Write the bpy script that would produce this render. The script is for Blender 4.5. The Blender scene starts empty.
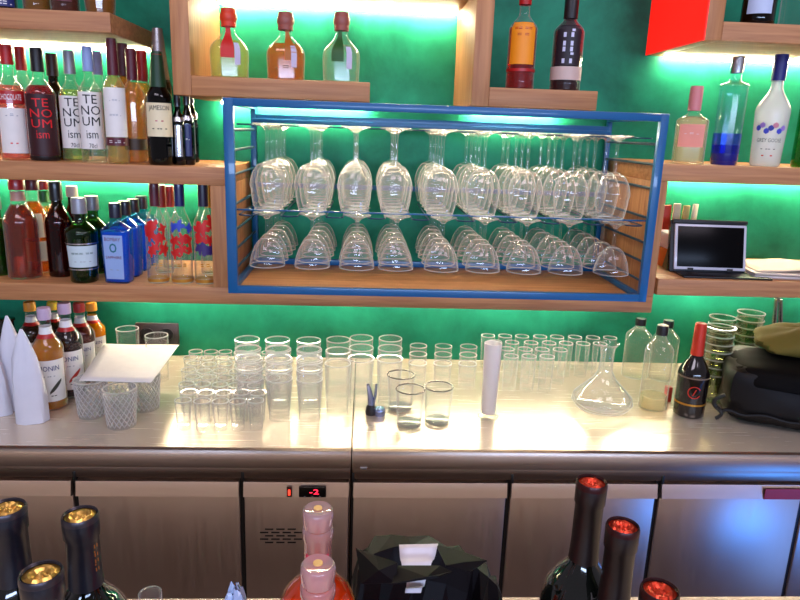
import bpy, bmesh, math, random
from mathutils import Vector, Matrix
PI = math.pi
random.seed(7)
sc = bpy.context.scene
COL = sc.collection

# ------------------------------------------------------------------ camera
F = 672.3                                  # focal length in pixels of the 800x600 frame
CAM = Vector((0, 0, 1.62))
def cam_axes(p, y, r):
    p, y, r = map(math.radians, (p, y, r))
    f = Vector((math.sin(y)*math.cos(p), math.cos(y)*math.cos(p), -math.sin(p)))
    rt = Vector((math.cos(y), -math.sin(y), 0))
    dn = f.cross(rt)
    return math.cos(r)*rt - math.sin(r)*dn, math.cos(r)*dn + math.sin(r)*rt, f
RT, DN, FW = cam_axes(14.09, 3.284, 2.0)
cd = bpy.data.cameras.new('camera')
cam = bpy.data.objects.new('camera', cd)
COL.objects.link(cam)
cd.sensor_width = 36.0
cd.lens = 36.0*F/800
cd.clip_start = 0.02
m = Matrix((( RT.x, -DN.x, -FW.x, CAM.x), (RT.y, -DN.y, -FW.y, CAM.y), (RT.z, -DN.z, -FW.z, CAM.z), (0, 0, 0, 1)))
cam.matrix_world = m
sc.camera = cam

# ------------------------------------------------------------------ light and view
sc.view_settings.view_transform = 'Standard'
sc.view_settings.look = 'None'
sc.view_settings.gamma = 1.0
sc.view_settings.use_curve_mapping = False
sc.view_settings.exposure = 0.0
w = bpy.data.worlds.new('world')
sc.world = w
w.use_nodes = True
w.node_tree.nodes['Background'].inputs[0].default_value = (0.92, 0.84, 0.98, 1)
w.node_tree.nodes['Background'].inputs[1].default_value = 0.24
def area(name, loc, target, sx, sy, power, col):
    l = bpy.data.lights.new(name, 'AREA')
    l.shape = 'RECTANGLE'; l.size = sx; l.size_y = sy; l.energy = power; l.color = col
    o = bpy.data.objects.new(name, l); COL.objects.link(o)
    o.location = loc
    o.rotation_euler = (Vector(target)-Vector(loc)).to_track_quat('-Z', 'Y').to_euler()
    return o
area('ceiling_lamp', (-0.6, 0.2, 2.9), (-0.3, 1.9, 1.2), 1.2, 0.5, 14, (0.94, 0.84, 1.0))
area('ceiling_lamp', (1.3, 0.0, 2.9), (1.0, 1.9, 1.2), 1.2, 0.5, 14, (0.94, 0.84, 1.0))
area('window_light', (0.5, -2.6, 1.75), (0.3, 1.9, 1.4), 4.0, 0.25, 95, (0.50, 0.66, 1.0))
area('aisle_fill', (0.2, .835, .90), (0.2, 1.05, 0), 3.6, 0.03, 5.5, (1.0, 0.86, 0.80))  # added fill below the bar edge, brightens the doors and floor
area('blue_light', (1.32, 0.82, 0.56), (1.0, 1.45, 0.85), 0.45, 0.18, 2.4, (0.05, 0.26, 1.0))  # pair of unseen blue lights added for the blue reflections on the steel
area('blue_light', (1.75, 0.82, 0.45), (1.0, 1.45, 0.75), 0.4, 0.7, 1.8, (0.16, 0.36, 1.0))
cy = sc.cycles
cy.max_bounces = 14; cy.transparent_max_bounces = 96; cy.transmission_bounces = 12; cy.glossy_bounces = 5; cy.diffuse_bounces = 4
cy.caustics_reflective = False; cy.caustics_refractive = False
cy.sample_clamp_indirect = 3.0
cy.use_denoising = True

# ------------------------------------------------------------------ measuring helpers
def ray(x, y): return RT*((x-400)/F) + DN*((y-300)/F) + FW
def on_y(x, y, Y): d = ray(x, y); return CAM + d*(Y/d.y)
def on_z(x, y, Z): d = ray(x, y); return CAM + d*((Z-CAM.z)/d.z)
def xat(px, Y, Z):
    k = (px-400)/F
    a = RT - FW*k
    return -(a.y*(Y-CAM.y) + a.z*(Z-CAM.z))/a.x
def zat(px, py, Y): return on_y(px, py, Y).z
def depth(P): return FW.dot(Vector(P)-CAM)
def s2l(c):
    return tuple(((v/255)/12.92 if v/255 <= .04045 else ((v/255+.055)/1.055)**2.4) for v in c)

# ------------------------------------------------------------------ materials
MATS = {}
def nm(name):
    mt = bpy.data.materials.new(name); mt.use_nodes = True
    nt = mt.node_tree
    return mt, nt, nt.nodes, nt.links, nt.nodes['Principled BSDF']
def plain(c, rough=.5, metal=0.0, coat=0.0, var=.06, name='paint'):
    k = ('p', c, rough, metal, coat)
    if k in MATS: return MATS[k]
    mt, nt, N, L, b = nm(name)
    lc = s2l(c)
    no = N.new('ShaderNodeTexNoise'); no.inputs['Scale'].default_value = 35
    tc = N.new('ShaderNodeTexCoord'); L.new(tc.outputs['Object'], no.inputs['Vector'])
    mx = N.new('ShaderNodeMix'); mx.data_type = 'RGBA'
    mx.inputs[6].default_value = (*[v*(1-var) for v in lc], 1); mx.inputs[7].default_value = (*[min(1, v*(1+var)) for v in lc], 1)
    L.new(no.outputs['Fac'], mx.inputs[0]); L.new(mx.outputs[2], b.inputs['Base Color'])
    b.inputs['Roughness'].default_value = rough; b.inputs['Metallic'].default_value = metal
    b.inputs['Coat Weight'].default_value = coat
    MATS[k] = mt
    return mt
def emit(c, s):
    k = ('e', c, s)
    if k in MATS: return MATS[k]
    mt, nt, N, L, b = nm('glow')
    b.inputs['Base Color'].default_value = (*c, 1)
    b.inputs['Emission Color'].default_value = (*c, 1); b.inputs['Emission Strength'].default_value = s
    MATS[k] = mt
    return mt
def thin(c=(250, 252, 250), edge=.85, power=3.0, rough=.03, body=0.0, diffuse=(255, 255, 255), bump=None, white=0.0):
    """thin clear glass wall: see-through straight on, mirror-like at the edge, with white painted in for refracted light"""
    k = ('t', c, edge, power, rough, body, diffuse, bump, white)
    if k in MATS: return MATS[k]
    mt = bpy.data.materials.new('thin_glass'); mt.use_nodes = True
    nt = mt.node_tree; N, L = nt.nodes, nt.links
    N.clear()
    out = N.new('ShaderNodeOutputMaterial')
    lw = N.new('ShaderNodeLayerWeight'); lw.inputs['Blend'].default_value = .5
    pw = N.new('ShaderNodeMath'); pw.operation = 'POWER'; pw.inputs[1].default_value = power
    L.new(lw.outputs['Facing'], pw.inputs[0])
    ma = N.new('ShaderNodeMath'); ma.operation = 'MULTIPLY_ADD'; ma.inputs[1].default_value = edge; ma.inputs[2].default_value = .035
    L.new(pw.outputs[0], ma.inputs[0])
    tr = N.new('ShaderNodeBsdfTransparent'); tr.inputs[0].default_value = (*s2l(c), 1)
    gl = N.new('ShaderNodeBsdfGlossy'); gl.inputs['Roughness'].default_value = rough; gl.inputs[0].default_value = (.98, .98, .98, 1)
    mx = N.new('ShaderNodeMixShader')
    ed = N.new('ShaderNodeMixShader'); ed.inputs[0].default_value = white  # white edge stands in for bright light refracted by the glass
    wt = N.new('ShaderNodeBsdfTranslucent'); wt.inputs[0].default_value = (1, 1, 1, 1)
    wd = N.new('ShaderNodeBsdfDiffuse'); wd.inputs[0].default_value = (1, 1, 1, 1)
    wm = N.new('ShaderNodeMixShader'); wm.inputs[0].default_value = .5
    L.new(wt.outputs[0], wm.inputs[1]); L.new(wd.outputs[0], wm.inputs[2])
    L.new(gl.outputs[0], ed.inputs[1]); L.new(wm.outputs[0], ed.inputs[2])
    L.new(ma.outputs[0], mx.inputs[0]); L.new(ed.outputs[0], mx.inputs[2])
    if body > 0:
        df = N.new('ShaderNodeBsdfTranslucent'); df.inputs[0].default_value = (*s2l(diffuse), 1)
        d2 = N.new('ShaderNodeBsdfDiffuse'); d2.inputs[0].default_value = (*s2l(diffuse), 1)
        ad = N.new('ShaderNodeMixShader'); ad.inputs[0].default_value = .5
        L.new(df.outputs[0], ad.inputs[1]); L.new(d2.outputs[0], ad.inputs[2])
        m2 = N.new('ShaderNodeMixShader'); m2.inputs[0].default_value = body
        L.new(tr.outputs[0], m2.inputs[1]); L.new(ad.outputs[0], m2.inputs[2])
        L.new(m2.outputs[0], mx.inputs[1])
    else:
        L.new(tr.outputs[0], mx.inputs[1])
    if bump:
        tc = N.new('ShaderNodeTexCoord'); no = N.new('ShaderNodeTexNoise'); no.inputs['Scale'].default_value = bump
        L.new(tc.outputs['Object'], no.inputs['Vector'])
        bp = N.new('ShaderNodeBump'); bp.inputs['Strength'].default_value = .5; bp.inputs['Distance'].default_value = .004
        L.new(no.outputs['Fac'], bp.inputs['Height']); L.new(bp.outputs[0], gl.inputs['Normal']); L.new(bp.outputs[0], lw.inputs['Normal'])
    L.new(mx.outputs[0], out.inputs[0])
    MATS[k] = mt
    return mt
def fluid(c, body=.30):
    return thin(tuple(int(255*(v/255)**.6) for v in c), .5, 3.0, .10, body, c)
def fluid_clear(c, ior=1.34, rough=0.0):
    k = ('f', c, ior, rough)
    if k in MATS: return MATS[k]
    mt, nt, N, L, b = nm('drink')
    b.inputs['Base Color'].default_value = (*s2l(c), 1)
    b.inputs['Transmission Weight'].default_value = 1.0
    b.inputs['Roughness'].default_value = rough; b.inputs['IOR'].default_value = ior
    MATS[k] = mt
    return mt
def wood_mat(c1, c2, axis='X', name='oak_board', rough=.5):
    k = ('w', c1, c2, axis)
    if k in MATS: return MATS[k]
    mt, nt, N, L, b = nm(name)
    tc = N.new('ShaderNodeTexCoord'); mp = N.new('ShaderNodeMapping')
    mp.inputs['Scale'].default_value = {'X': (2, 30, 45), 'Y': (30, 2, 45), 'Z': (30, 45, 2)}[axis]
    L.new(tc.outputs['Object'], mp.inputs['Vector'])
    n1 = N.new('ShaderNodeTexNoise'); n1.inputs['Scale'].default_value = 2.2; n1.inputs['Detail'].default_value = 5; n1.inputs['Distortion'].default_value = .6
    L.new(mp.outputs[0], n1.inputs['Vector'])
    cr = N.new('ShaderNodeValToRGB'); cr.color_ramp.elements[0].position = .3; cr.color_ramp.elements[1].position = .7
    cr.color_ramp.elements[0].color = (*s2l(c1), 1); cr.color_ramp.elements[1].color = (*s2l(c2), 1)
    L.new(n1.outputs['Fac'], cr.inputs[0]); L.new(cr.outputs[0], b.inputs['Base Color'])
    bp = N.new('ShaderNodeBump'); bp.inputs['Strength'].default_value = .12; bp.inputs['Distance'].default_value = .002
    L.new(n1.outputs['Fac'], bp.inputs['Height']); L.new(bp.outputs[0], b.inputs['Normal'])
    b.inputs['Roughness'].default_value = rough
    MATS[k] = mt
    return mt
def plaster():
    mt, nt, N, L, b = nm('green_stucco')
    tc = N.new('ShaderNodeTexCoord')
    n1 = N.new('ShaderNodeTexNoise'); n1.inputs['Scale'].default_value = 3.4; n1.inputs['Detail'].default_value = 8; n1.inputs['Roughness'].default_value = .6; n1.inputs['Distortion'].default_value = .25
    L.new(tc.outputs['Object'], n1.inputs['Vector'])
    cr = N.new('ShaderNodeValToRGB')
    e = cr.color_ramp.elements
    e[0].position = .30; e[0].color = (.003, .100, .058, 1)
    e[1].position = .72; e[1].color = (.020, .37, .205, 1)
    L.new(n1.outputs['Fac'], cr.inputs[0])
    L.new(cr.outputs[0], b.inputs['Base Color'])
    n2 = N.new('ShaderNodeTexNoise'); n2.inputs['Scale'].default_value = 14; n2.inputs['Detail'].default_value = 4
    L.new(tc.outputs['Object'], n2.inputs['Vector'])
    bp = N.new('ShaderNodeBump'); bp.inputs['Strength'].default_value = .25; bp.inputs['Distance'].default_value = .004
    L.new(n2.outputs['Fac'], bp.inputs['Height']); L.new(bp.outputs[0], b.inputs['Normal'])
    b.inputs['Roughness'].default_value = .42
    b.inputs['Specular IOR Level'].default_value = .18
    return mt
def steel(c=(200, 190, 180), rough=.3, axis='X', name='brushed_steel', stretch=60):
    k = ('s', c, rough, axis)
    if k in MATS: return MATS[k]
    mt, nt, N, L, b = nm(name)
    tc = N.new('ShaderNodeTexCoord'); mp = N.new('ShaderNodeMapping')
    mp.inputs['Scale'].default_value = {'X': (1.5, stretch, stretch), 'Z': (stretch, stretch, 1.5), 'Y': (stretch, 1.5, stretch)}[axis]
    L.new(tc.outputs['Object'], mp.inputs['Vector'])
    n1 = N.new('ShaderNodeTexNoise'); n1.inputs['Scale'].default_value = 4; n1.inputs['Detail'].default_value = 4
    L.new(mp.outputs[0], n1.inputs['Vector'])
    mr = N.new('ShaderNodeMapRange'); mr.inputs[3].default_value = rough*.8; mr.inputs[4].default_value = rough*1.25
    L.new(n1.outputs['Fac'], mr.inputs[0]); L.new(mr.outputs[0], b.inputs['Roughness'])
    b.inputs['Base Color'].default_value = (*s2l(c), 1)
    b.inputs['Metallic'].default_value = 1.0 if c[0] < 230 else .54
    bp = N.new('ShaderNodeBump'); bp.inputs['Strength'].default_value = .05 if c[0] < 230 else .012; bp.inputs['Distance'].default_value = .001
    L.new(n1.outputs['Fac'], bp.inputs['Height']); L.new(bp.outputs[0], b.inputs['Normal'])
    MATS[k] = mt
    return mt

OAK = wood_mat((166, 108, 66), (198, 140, 90), 'X')
OAKZ = wood_mat((166, 108, 66), (198, 140, 90), 'Z')
GREEN = plaster()
LED = emit((1.0, .84, .55), 130.0)
LED3 = emit((1.0, .85, .64), 112.0)
LED2 = emit((1.0, .84, .56), 215.0)
BLUE = plain((2, 90, 146), .35, .0, .3, name='blue_enamel')
STEEL = steel((158, 142, 132))
TOPST = steel((232, 216, 194), .25, 'X')
STEELV = steel((212, 194, 184), .36, 'Z')
BLACK = plain((10, 9, 10), .45)
CLEAR = thin((255, 255, 255), 1.0, 3.6, .02, .0, white=.5)
CLEARB = thin((255, 255, 255), 1.0, 3.0, .02, .0, white=.45)
RIM_GLINT = thin((255, 255, 255), .9, 1.2, .05, .26, white=.5)  # rim highlights painted as whitish glass

# ------------------------------------------------------------------ mesh helpers
def link(name, me, mat, parent=None, smooth=False):
    o = bpy.data.objects.new(name, me)
    COL.objects.link(o)
    if mat is not None:
        me.materials.clear(); me.materials.append(mat)
    if parent is not None: o.parent = parent
    if smooth:
        me.polygons.foreach_set('use_smooth', [True]*len(me.polygons))
    return o
def empty(name, loc, label, cat, group=None, rz=0.0, rot=None):
    o = bpy.data.objects.new(name, None); COL.objects.link(o)
    o.empty_display_size = .05
    o.location = loc; o.rotation_euler = rot if rot else (0, 0, rz)
    return tag(o, label, cat, group)
def tag(o, label, cat, group=None):
    o['label'] = label; o['category'] = cat
    if group: o['group'] = group
    return o
def struct(o): o['kind'] = 'structure'; return o
class MB:
    def __init__(s): s.bm = bmesh.new()
    def box(s, x0, x1, y0, y1, z0, z1, bev=0.0, seg=2):
        r = bmesh.ops.create_cube(s.bm, size=1.0)
        vs = r['verts']
        for v in vs:
            v.co = Vector(((x0+x1)/2+v.co.x*(x1-x0), (y0+y1)/2+v.co.y*(y1-y0), (z0+z1)/2+v.co.z*(z1-z0)))
        if bev > 0:
            es = list({e for v in vs for e in v.link_edges})
            bmesh.ops.bevel(s.bm, geom=es, offset=bev, segments=seg, affect='EDGES', profile=.5)
        return s
    def grid(s, rows, closed=False):
        """rows: list of equally long lists of points"""
        vr = [[s.bm.verts.new(p) for p in r] for r in rows]
        n = len(rows[0])
        for a, b in zip(vr, vr[1:]):
            for i in range(n if closed else n-1):
                j = (i+1) % n
                try: s.bm.faces.new((a[i], a[j], b[j], b[i]))
                except ValueError: pass
        return vr
    def lathe(s, prof, n=28, p=2.0, sx=1.0, sy=1.0, cap0=True, cap1=True, off=(0, 0, 0), rfun=None):
        rows = []
        for r, z in prof:
            row = []
            for i in range(n):
                t = 2*PI*i/n
                k = sup(t, p)*r
                if rfun: k *= rfun(t, z)
                row.append((off[0]+sx*k*math.sin(t), off[1]-sy*k*math.cos(t), off[2]+z))
            rows.append(row)
        vr = s.grid(rows, True)
        if cap0 and prof[0][0] > 1e-6: s.bm.faces.new(list(reversed(vr[0])))
        if cap1 and prof[-1][0] > 1e-6: s.bm.faces.new(vr[-1])
        return s
    def tube(s, pts, r, n=8, caps=True):
        pts = [Vector(p) for p in pts]
        rows = []
        up = None
        for i, P in enumerate(pts):
            d = (pts[min(i+1, len(pts)-1)]-pts[max(i-1, 0)]).normalized()
            if up is None:
                up = Vector((0, 0, 1)) if abs(d.z) < .9 else Vector((1, 0, 0))
            a = d.cross(up).normalized(); b = a.cross(d).normalized(); up = b
            rr = r[i] if isinstance(r, (list, tuple)) else r
            rows.append([P+a*rr*math.cos(2*PI*k/n)+b*rr*math.sin(2*PI*k/n) for k in range(n)])
        vr = s.grid(rows, True)
        if caps:
            s.bm.faces.new(list(reversed(vr[0]))); s.bm.faces.new(vr[-1])
        return s
    def build(s, name, mat, parent=None, smooth=True, angle=40):
        bmesh.ops.recalc_face_normals(s.bm, faces=s.bm.faces[:])
        me = bpy.data.meshes.new(name)
        s.bm.to_mesh(me); s.bm.free()
        o = link(name, me, mat, parent, smooth)
        if smooth:
            try: me.set_sharp_from_angle(angle=math.radians(angle))
            except Exception: pass
        return o
def sup(t, p):
    if p == 2.0: return 1.0
    return 1.0/((abs(math.sin(t))**p + abs(math.cos(t))**p)**(1/p))
def board(name, mat, x0, x1, y0, y1, z0, z1, parent=None, bev=.002):
    return MB().box(x0, x1, y0, y1, z0, z1, bev).build(name, mat, parent)
TXT = {}
def text_geo(s, bold=.0):
    if s in TXT: return TXT[s]
    cu = bpy.data.curves.new('t', 'FONT'); cu.body = s; cu.offset = .0 if s.startswith('TE') else 0; cu.align_x = 'CENTER'; cu.resolution_u = 2; cu.space_line = .85
    o = bpy.data.objects.new('t', cu); COL.objects.link(o)
    me = bpy.data.meshes.new_from_object(o.evaluated_get(bpy.context.evaluated_depsgraph_get()))
    vs = [v.co.copy() for v in me.vertices]; fs = [tuple(p.vertices) for p in me.polygons]
    bpy.data.objects.remove(o); bpy.data.curves.remove(cu); bpy.data.meshes.remove(me)
    x0 = min(v.x for v in vs); x1 = max(v.x for v in vs); y0 = min(v.y for v in vs); y1 = max(v.y for v in vs)
    bm = bmesh.new()
    bv = [bm.verts.new(v) for v in vs]
    for f in fs:
        try: bm.faces.new([bv[i] for i in f])
        except ValueError: pass
    for k in range(1, 18):
        g = bm.verts[:]+bm.edges[:]+bm.faces[:]
        bmesh.ops.bisect_plane(bm, geom=g, plane_co=(x0+(x1-x0)*k/18, 0, 0), plane_no=(1, 0, 0))
    bm.verts.index_update()
    vs = [v.co.copy() for v in bm.verts]; fs = [tuple(v.index for v in f.verts) for f in bm.faces]
    bm.free()
    vs = [((v.x-(x0+x1)/2)/max(1e-6, x1-x0), (v.y-(y0+y1)/2)/max(1e-6, y1-y0)) for v in vs]
    TXT[s] = (vs, fs)
    return TXT[s]
def text_on(s, fn, wd, ht, name, mat, parent):
    """writing laid on a surface; fn(u, v) gives the point"""
    vs, fs = text_geo(s)
    me = bpy.data.meshes.new(name)
    me.from_pydata([fn(u*wd, v*ht) for u, v in vs], [], fs)
    return link(name, me, mat, parent)

# ------------------------------------------------------------------ the setting
WY = 2.08                                     # the wall behind the bar
SF = 1.725                                    # front edge of the shelves
struct(board('wall_back', GREEN, -2.4, 2.9, WY, WY+.1, 0, 2.75, bev=0))
FLOOR = plain((146, 128, 120), .5, name='floor_tile')
struct(board('floor', FLOOR, -2.4, 2.9, -3.0, WY+.1, -.05, 0, bev=0))

def shelf(name, label, x0, x1, z0, z1, strip=None, name2='board', y0=SF, led=None):
    t = empty(name, ((x0+x1)/2, WY, z0), label, 'shelf')
    cx = (x0+x1)/2
    board(name2, OAK, x0-cx, x1-cx, y0-WY, -.001, 0, z1-z0, t)
    if strip:
        a, b = strip
        s = MB().box(a-cx, b-cx, -.022 if not led else -.030, -.012 if not led else -.018, -.007, -.0005).build('led_strip', led or LED, t, smooth=False)
        s['label'] = 'glowing warm white light strip under the shelf'
    return t
Z_TL, Z_ML, Z_LL, Z_TR, Z_MR, Z_LR, Z_BX = 1.867, 1.517, 1.210, 1.908, 1.562, 1.260, 1.733
shelf('wall_shelf', 'short oak wall shelf at the upper left with bottles cut off by the frame', -1.75, -.606, 1.822, Z_TL, (-1.7, -.62))
shelf('wall_shelf', 'oak wall shelf on the left holding the row with black handwritten labels', -1.75, -.345, 1.472, Z_ML, (-1.7, -.40))
shelf('wall_shelf', 'long lowest oak wall shelf running under the blue glass rack', -1.75, .783, 1.165, Z_LL, (-.78, .76), led=LED3)
shelf('wall_shelf', 'oak wall shelf on the right holding the tall blue based bottle', .745, 1.9, 1.517, Z_MR, (.80, 1.85))
shelf('wall_shelf', 'lowest right oak wall shelf with the tablet standing on it', .791, 1.9, 1.215, Z_LR, (.80, 1.85), led=LED3)
# upright side boards between the lower shelves
for nme, lab, x0, x1, z0, z1 in (('side_panel', 'upright oak board left of the blue glass rack', -.388, -.345, Z_LL, 1.472),
                               ('side_panel', 'upright oak board right of the blue glass rack', .7385, .783, Z_LL, 1.517)):
    t = MB().box(-(x1-x0)/2, (x1-x0)/2, SF-WY, -.001, 0, z1-z0, .002).build(nme, OAKZ)
    t.location = ((x0+x1)/2, WY, z0); tag(t, lab, 'panel')
# box shelf in the middle, open below between its two ledges
t = empty('box_shelf', (-.08, WY, 1.687), 'oak box shelf open at the bottom, three onion bottles on its left ledge', 'shelf')
def bp_(name, mat, x0, x1, z0, z1, y0=SF): return board(name, mat, x0+.08, x1+.08, y0-WY, -.001, z0-1.687, z1-1.687, t)
bp_('side_board', OAKZ, -.468, -.424, 1.687, 1.9559)
bp_('side_board', OAKZ, .258, .302, 1.687, 1.9559)
bp_('top_board', OAK, -.468, .302, 1.956, 2.0).location = (0, 0, 0)
bp_('ledge', OAK, -.4239, .007, 1.687, Z_BX)
bp_('ledge', OAK, .3021, .575, 1.687, Z_BX)
for a, b, z, lm in ((-.42, .255, 1.956, LED), (-.42, .0, 1.687, LED2), (.31, .57, 1.687, LED2)):
    MB().box(a+.08, b+.08, -.030, -.018, z-1.687-.007, z-1.687-.0005).build('led_strip', lm, t, smooth=False)
# the box at the upper right with a red end
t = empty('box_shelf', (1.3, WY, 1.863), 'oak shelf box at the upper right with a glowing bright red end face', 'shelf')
board('ledge', OAK, .870-1.3, 1.9-1.3, SF-WY, -.001, 0, .045, t)
board('side_board', OAKZ, .828-1.3, .8699-1.3, SF-WY, -.001, 0, .55, t)
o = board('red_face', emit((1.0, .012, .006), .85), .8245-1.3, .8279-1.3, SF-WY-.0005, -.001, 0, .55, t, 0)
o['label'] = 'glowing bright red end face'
MB().box(.875-1.3, 1.85-1.3, -.030, -.018, -.007, -.0005).build('led_strip', LED, t, smooth=False)

# ------------------------------------------------------------------ refrigerated counter
CF, CZ = 1.424, .90
DF = 1.452                                    # front of the doors
t = empty('refrigerated_counter', (-.9, WY, 0), 'stainless refrigerated bar counter, left half with the red display', 'counter')
t2 = empty('refrigerated_counter', (1.0, WY, 0), 'stainless refrigerated bar counter, right half with blue reflections', 'counter')
def counter(t, x0, x1, ox):
    L = lambda x: x-ox
    mb = MB()
    # worktop with a rolled front edge
    board('worktop', TOPST, L(x0), L(x1), CF+.0125-WY, -.002, CZ-.04, CZ, t, 0)
    pr = [(CF+.012, CZ), (CF+.004, CZ-.003), (CF, CZ-.012), (CF, CZ-.045), (CF+.012, CZ-.048), (CF+.03, CZ-.048), (CF+.03, CZ-.0405), (CF+.012, CZ-.0405)]
    mb.grid([[(L(x0), y-WY, z) for y, z in pr], [(L(x1), y-WY, z) for y, z in pr]], True)
    for x in (x0, x1): mb.bm.faces.new([mb.bm.verts.new((L(x), y-WY, z)) for y, z in pr])
    mb.build('front_edge', STEEL, t, angle=30)
    board('carcass', STEELV, L(x0), L(x1), DF+.03-WY, -.003, .10, CZ-.041, t)
    board('rail', STEEL, L(x0), L(x1), DF-.006-WY, DF+.029-WY, .815, CZ-.049, t, .004)
    board('plinth', BLACK, L(x0)+.02, L(x1)-.02, DF+.08-WY, -.01, 0, .099, t)
counter(t, -1.75, -.0192, -.9)
counter(t2, -.0165, 1.9, 1.0)
def door(root, ox, x0, x1, handle=True, nme='door'):
    d = board(nme, STEELV, x0-ox+.0055, x1-ox-.0055, DF-WY, DF+.0285-WY, .13, .768, root, .003)
    mb = MB()
    pr = [(-.006, .768), (-.012, .771), (-.0045, .806), (.0285, .806), (.0285, .768)]
    mb.grid([[(x0-ox+.0055, DF+y-WY, z) for y, z in pr], [(x1-ox-.0055, DF+y-WY, z) for y, z in pr]], True)
    for x in (x0+.0055, x1-.0055): mb.bm.faces.new([mb.bm.verts.new((x-ox, DF+y-WY, z)) for y, z in pr])
    mb.build('handle_strip' if handle else 'top_strip', steel((214, 196, 186), .36, 'X'), d, angle=25)
    board('hinge_tab', BLACK, x0-ox+.001, x0-ox+.008, DF-.008-WY, DF-.001-WY, .808, .832, d, .001)
    return d
GX = [-1.05, -.663, -.277, -.018, .363, .734, 1.106, 1.48, 1.85]
door(t, -.9, GX[0], GX[1]); door(t, -.9, GX[1], GX[2])
cp = door(t, -.9, GX[2], GX[3], False, 'control_panel')
for i in range(3, 7): door(t2, 1.0, GX[i], GX[i+1])
board('gasket', BLACK, .996-1.0, 1.095-1.0, DF-.014-WY, DF-.0122-WY, .772, .800, t2, 0)
bpy.data.objects['gasket'].data.materials[0] = plain((150, 12, 14), .4, name='dark_red')  # even dark red strip set on the handle
bpy.data.objects['gasket']['label'] = 'dark red strip on the handle'
bpy.data.objects['gasket'].name = 'red_strip'
# dark gaps between the doors come from the black seal behind them
for root, ox, xs in ((t, -.9, GX[0:3]), (t2, 1.0, GX[3:8])):
    for x in [v+(.0058 if v == GX[3] else 0) for v in xs]: board('seal', BLACK, x-ox-.0053, x-ox+.0053, DF+.006-WY, DF+.028-WY, .13, .81, root, 0)
# temperature display, switch and grille on the control panel
def cpx(x): return x+.9
D0 = DF-.012-WY
xa, xb = on_y(299.5, 485, DF).x, on_y(326.5, 485, DF).x
dsp = board('display', plain((8, 8, 9), .2), cpx(xa), cpx(xb), D0-.006, D0-.0002, .7735, .8015, cp, .002)
REDL = emit((1.0, .02, .06), 3.0)
text_on('-2', lambda u, v: (cpx((xa+xb)/2)+.004+u, D0-.0065, .789+v), .022, .013, 'digits', REDL, dsp)
text_on('. . .', lambda u, v: (cpx((xa+xb)/2)+u, D0-.0065, .777+v), .04, .0012, 'digits', plain((150, 150, 160), .5), dsp)
xs_ = on_y(290, 487, DF).x
sw = board('switch', plain((60, 6, 4), .3), cpx(xs_)-.006, cpx(xs_)+.006, D0-.005, D0-.0002, .774, .800, cp, .001)
board('switch_lamp', emit((1.0, .06, .03), 1.6), cpx(xs_)-.0028, cpx(xs_)+.0028, D0-.0065, D0-.0052, .779, .794, sw, .0005)
mb = MB()
for r in range(5):
    y_ = 529+r*3.3
    for k in range(4 if r % 2 else 3):
        px = 260 + k*11.3 + (0 if r % 2 else 5)
        P = on_y(px, y_, DF)
        mb.box(cpx(P.x), cpx(P.x)+.020, DF-.0012-WY, DF-.0002-WY, P.z-.0018, P.z+.0018)
o = mb.build('grille_slots', BLACK, cp, smooth=False)
# small steel tag by the seam
P = on_y(362, 468, CF)
o = board('edge_clip', plain((190, 200, 215), .3, 1.0), P.x-1.0-.004, P.x-1.0+.012, CF-.004-WY, CF-.0003-WY, P.z-.002, P.z+.003, t2, .0005)

# ------------------------------------------------------------------ bar in the foreground
BZ = .95
bar = empty('bar_counter', (.3, .5, 0), 'pale topped serving bar in the foreground carrying the wine bottles', 'bar')
board('bar_top', plain((226, 200, 168), .35, name='bar_top_stone'), -1.9, 2.2, -.6-.5+.6, .858-.5, BZ-.04, BZ, bar, .003)
board('bar_body', plain((140, 122, 114), .5, name='bar_front'), -1.9, 2.2, .3-.5, .80-.5, 0, BZ-.041, bar, 0)

# ------------------------------------------------------------------ bottles
def bprof(R, H, s0, s1, n, taper=1.0, lip=True, foot=.03, bulge=0.0, power=1.0):
    """radius profile: body to s0, shoulder to s1, then neck of relative radius n"""
    pts = [(R*taper*.90, 0.0), (R*taper, foot*H*.5)]
    for i in range(1, 9):
        f = i/8
        pts.append((R*(taper+(1-taper)*f + bulge*math.sin(PI*f)), H*(foot*.5+(s0-foot*.5)*f)))
    for i in range(1, 11):
        f = i/10
        g = (0.5-0.5*math.cos(PI*f))**power
        pts.append((R*(1+(n-1)*g), H*(s0+(s1-s0)*f)))
    pts += [(R*n*.97, H*(s1+.6*(1-s1))), (R*n*.97, H*.965)]
    if lip: pts += [(R*n*1.15, H*.968), (R*n*1.15, H*.995), (R*n*.9, H)]
    else: pts += [(R*n, H)]
    return pts
def prad(prof, z):
    for (r0, z0), (r1, z1) in zip(prof, prof[1:]):
        if z0 <= z <= z1 and z1 > z0: return r0+(r1-r0)*(z-z0)/(z1-z0)
    return prof[-1][0]
def patch(prof, z0, z1, a0, a1, p, sx, sy, off, nz=8, na=14):
    rows = []
    for i in range(nz+1):
        z = z0+(z1-z0)*i/nz
        r = prad(prof, z)+off
        rows.append([(sx*r*sup(a, p)*math.sin(a), -sy*r*sup(a, p)*math.cos(a), z) for a in [a0+(a1-a0)*k/na for k in range(na+1)]])
    return rows
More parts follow.
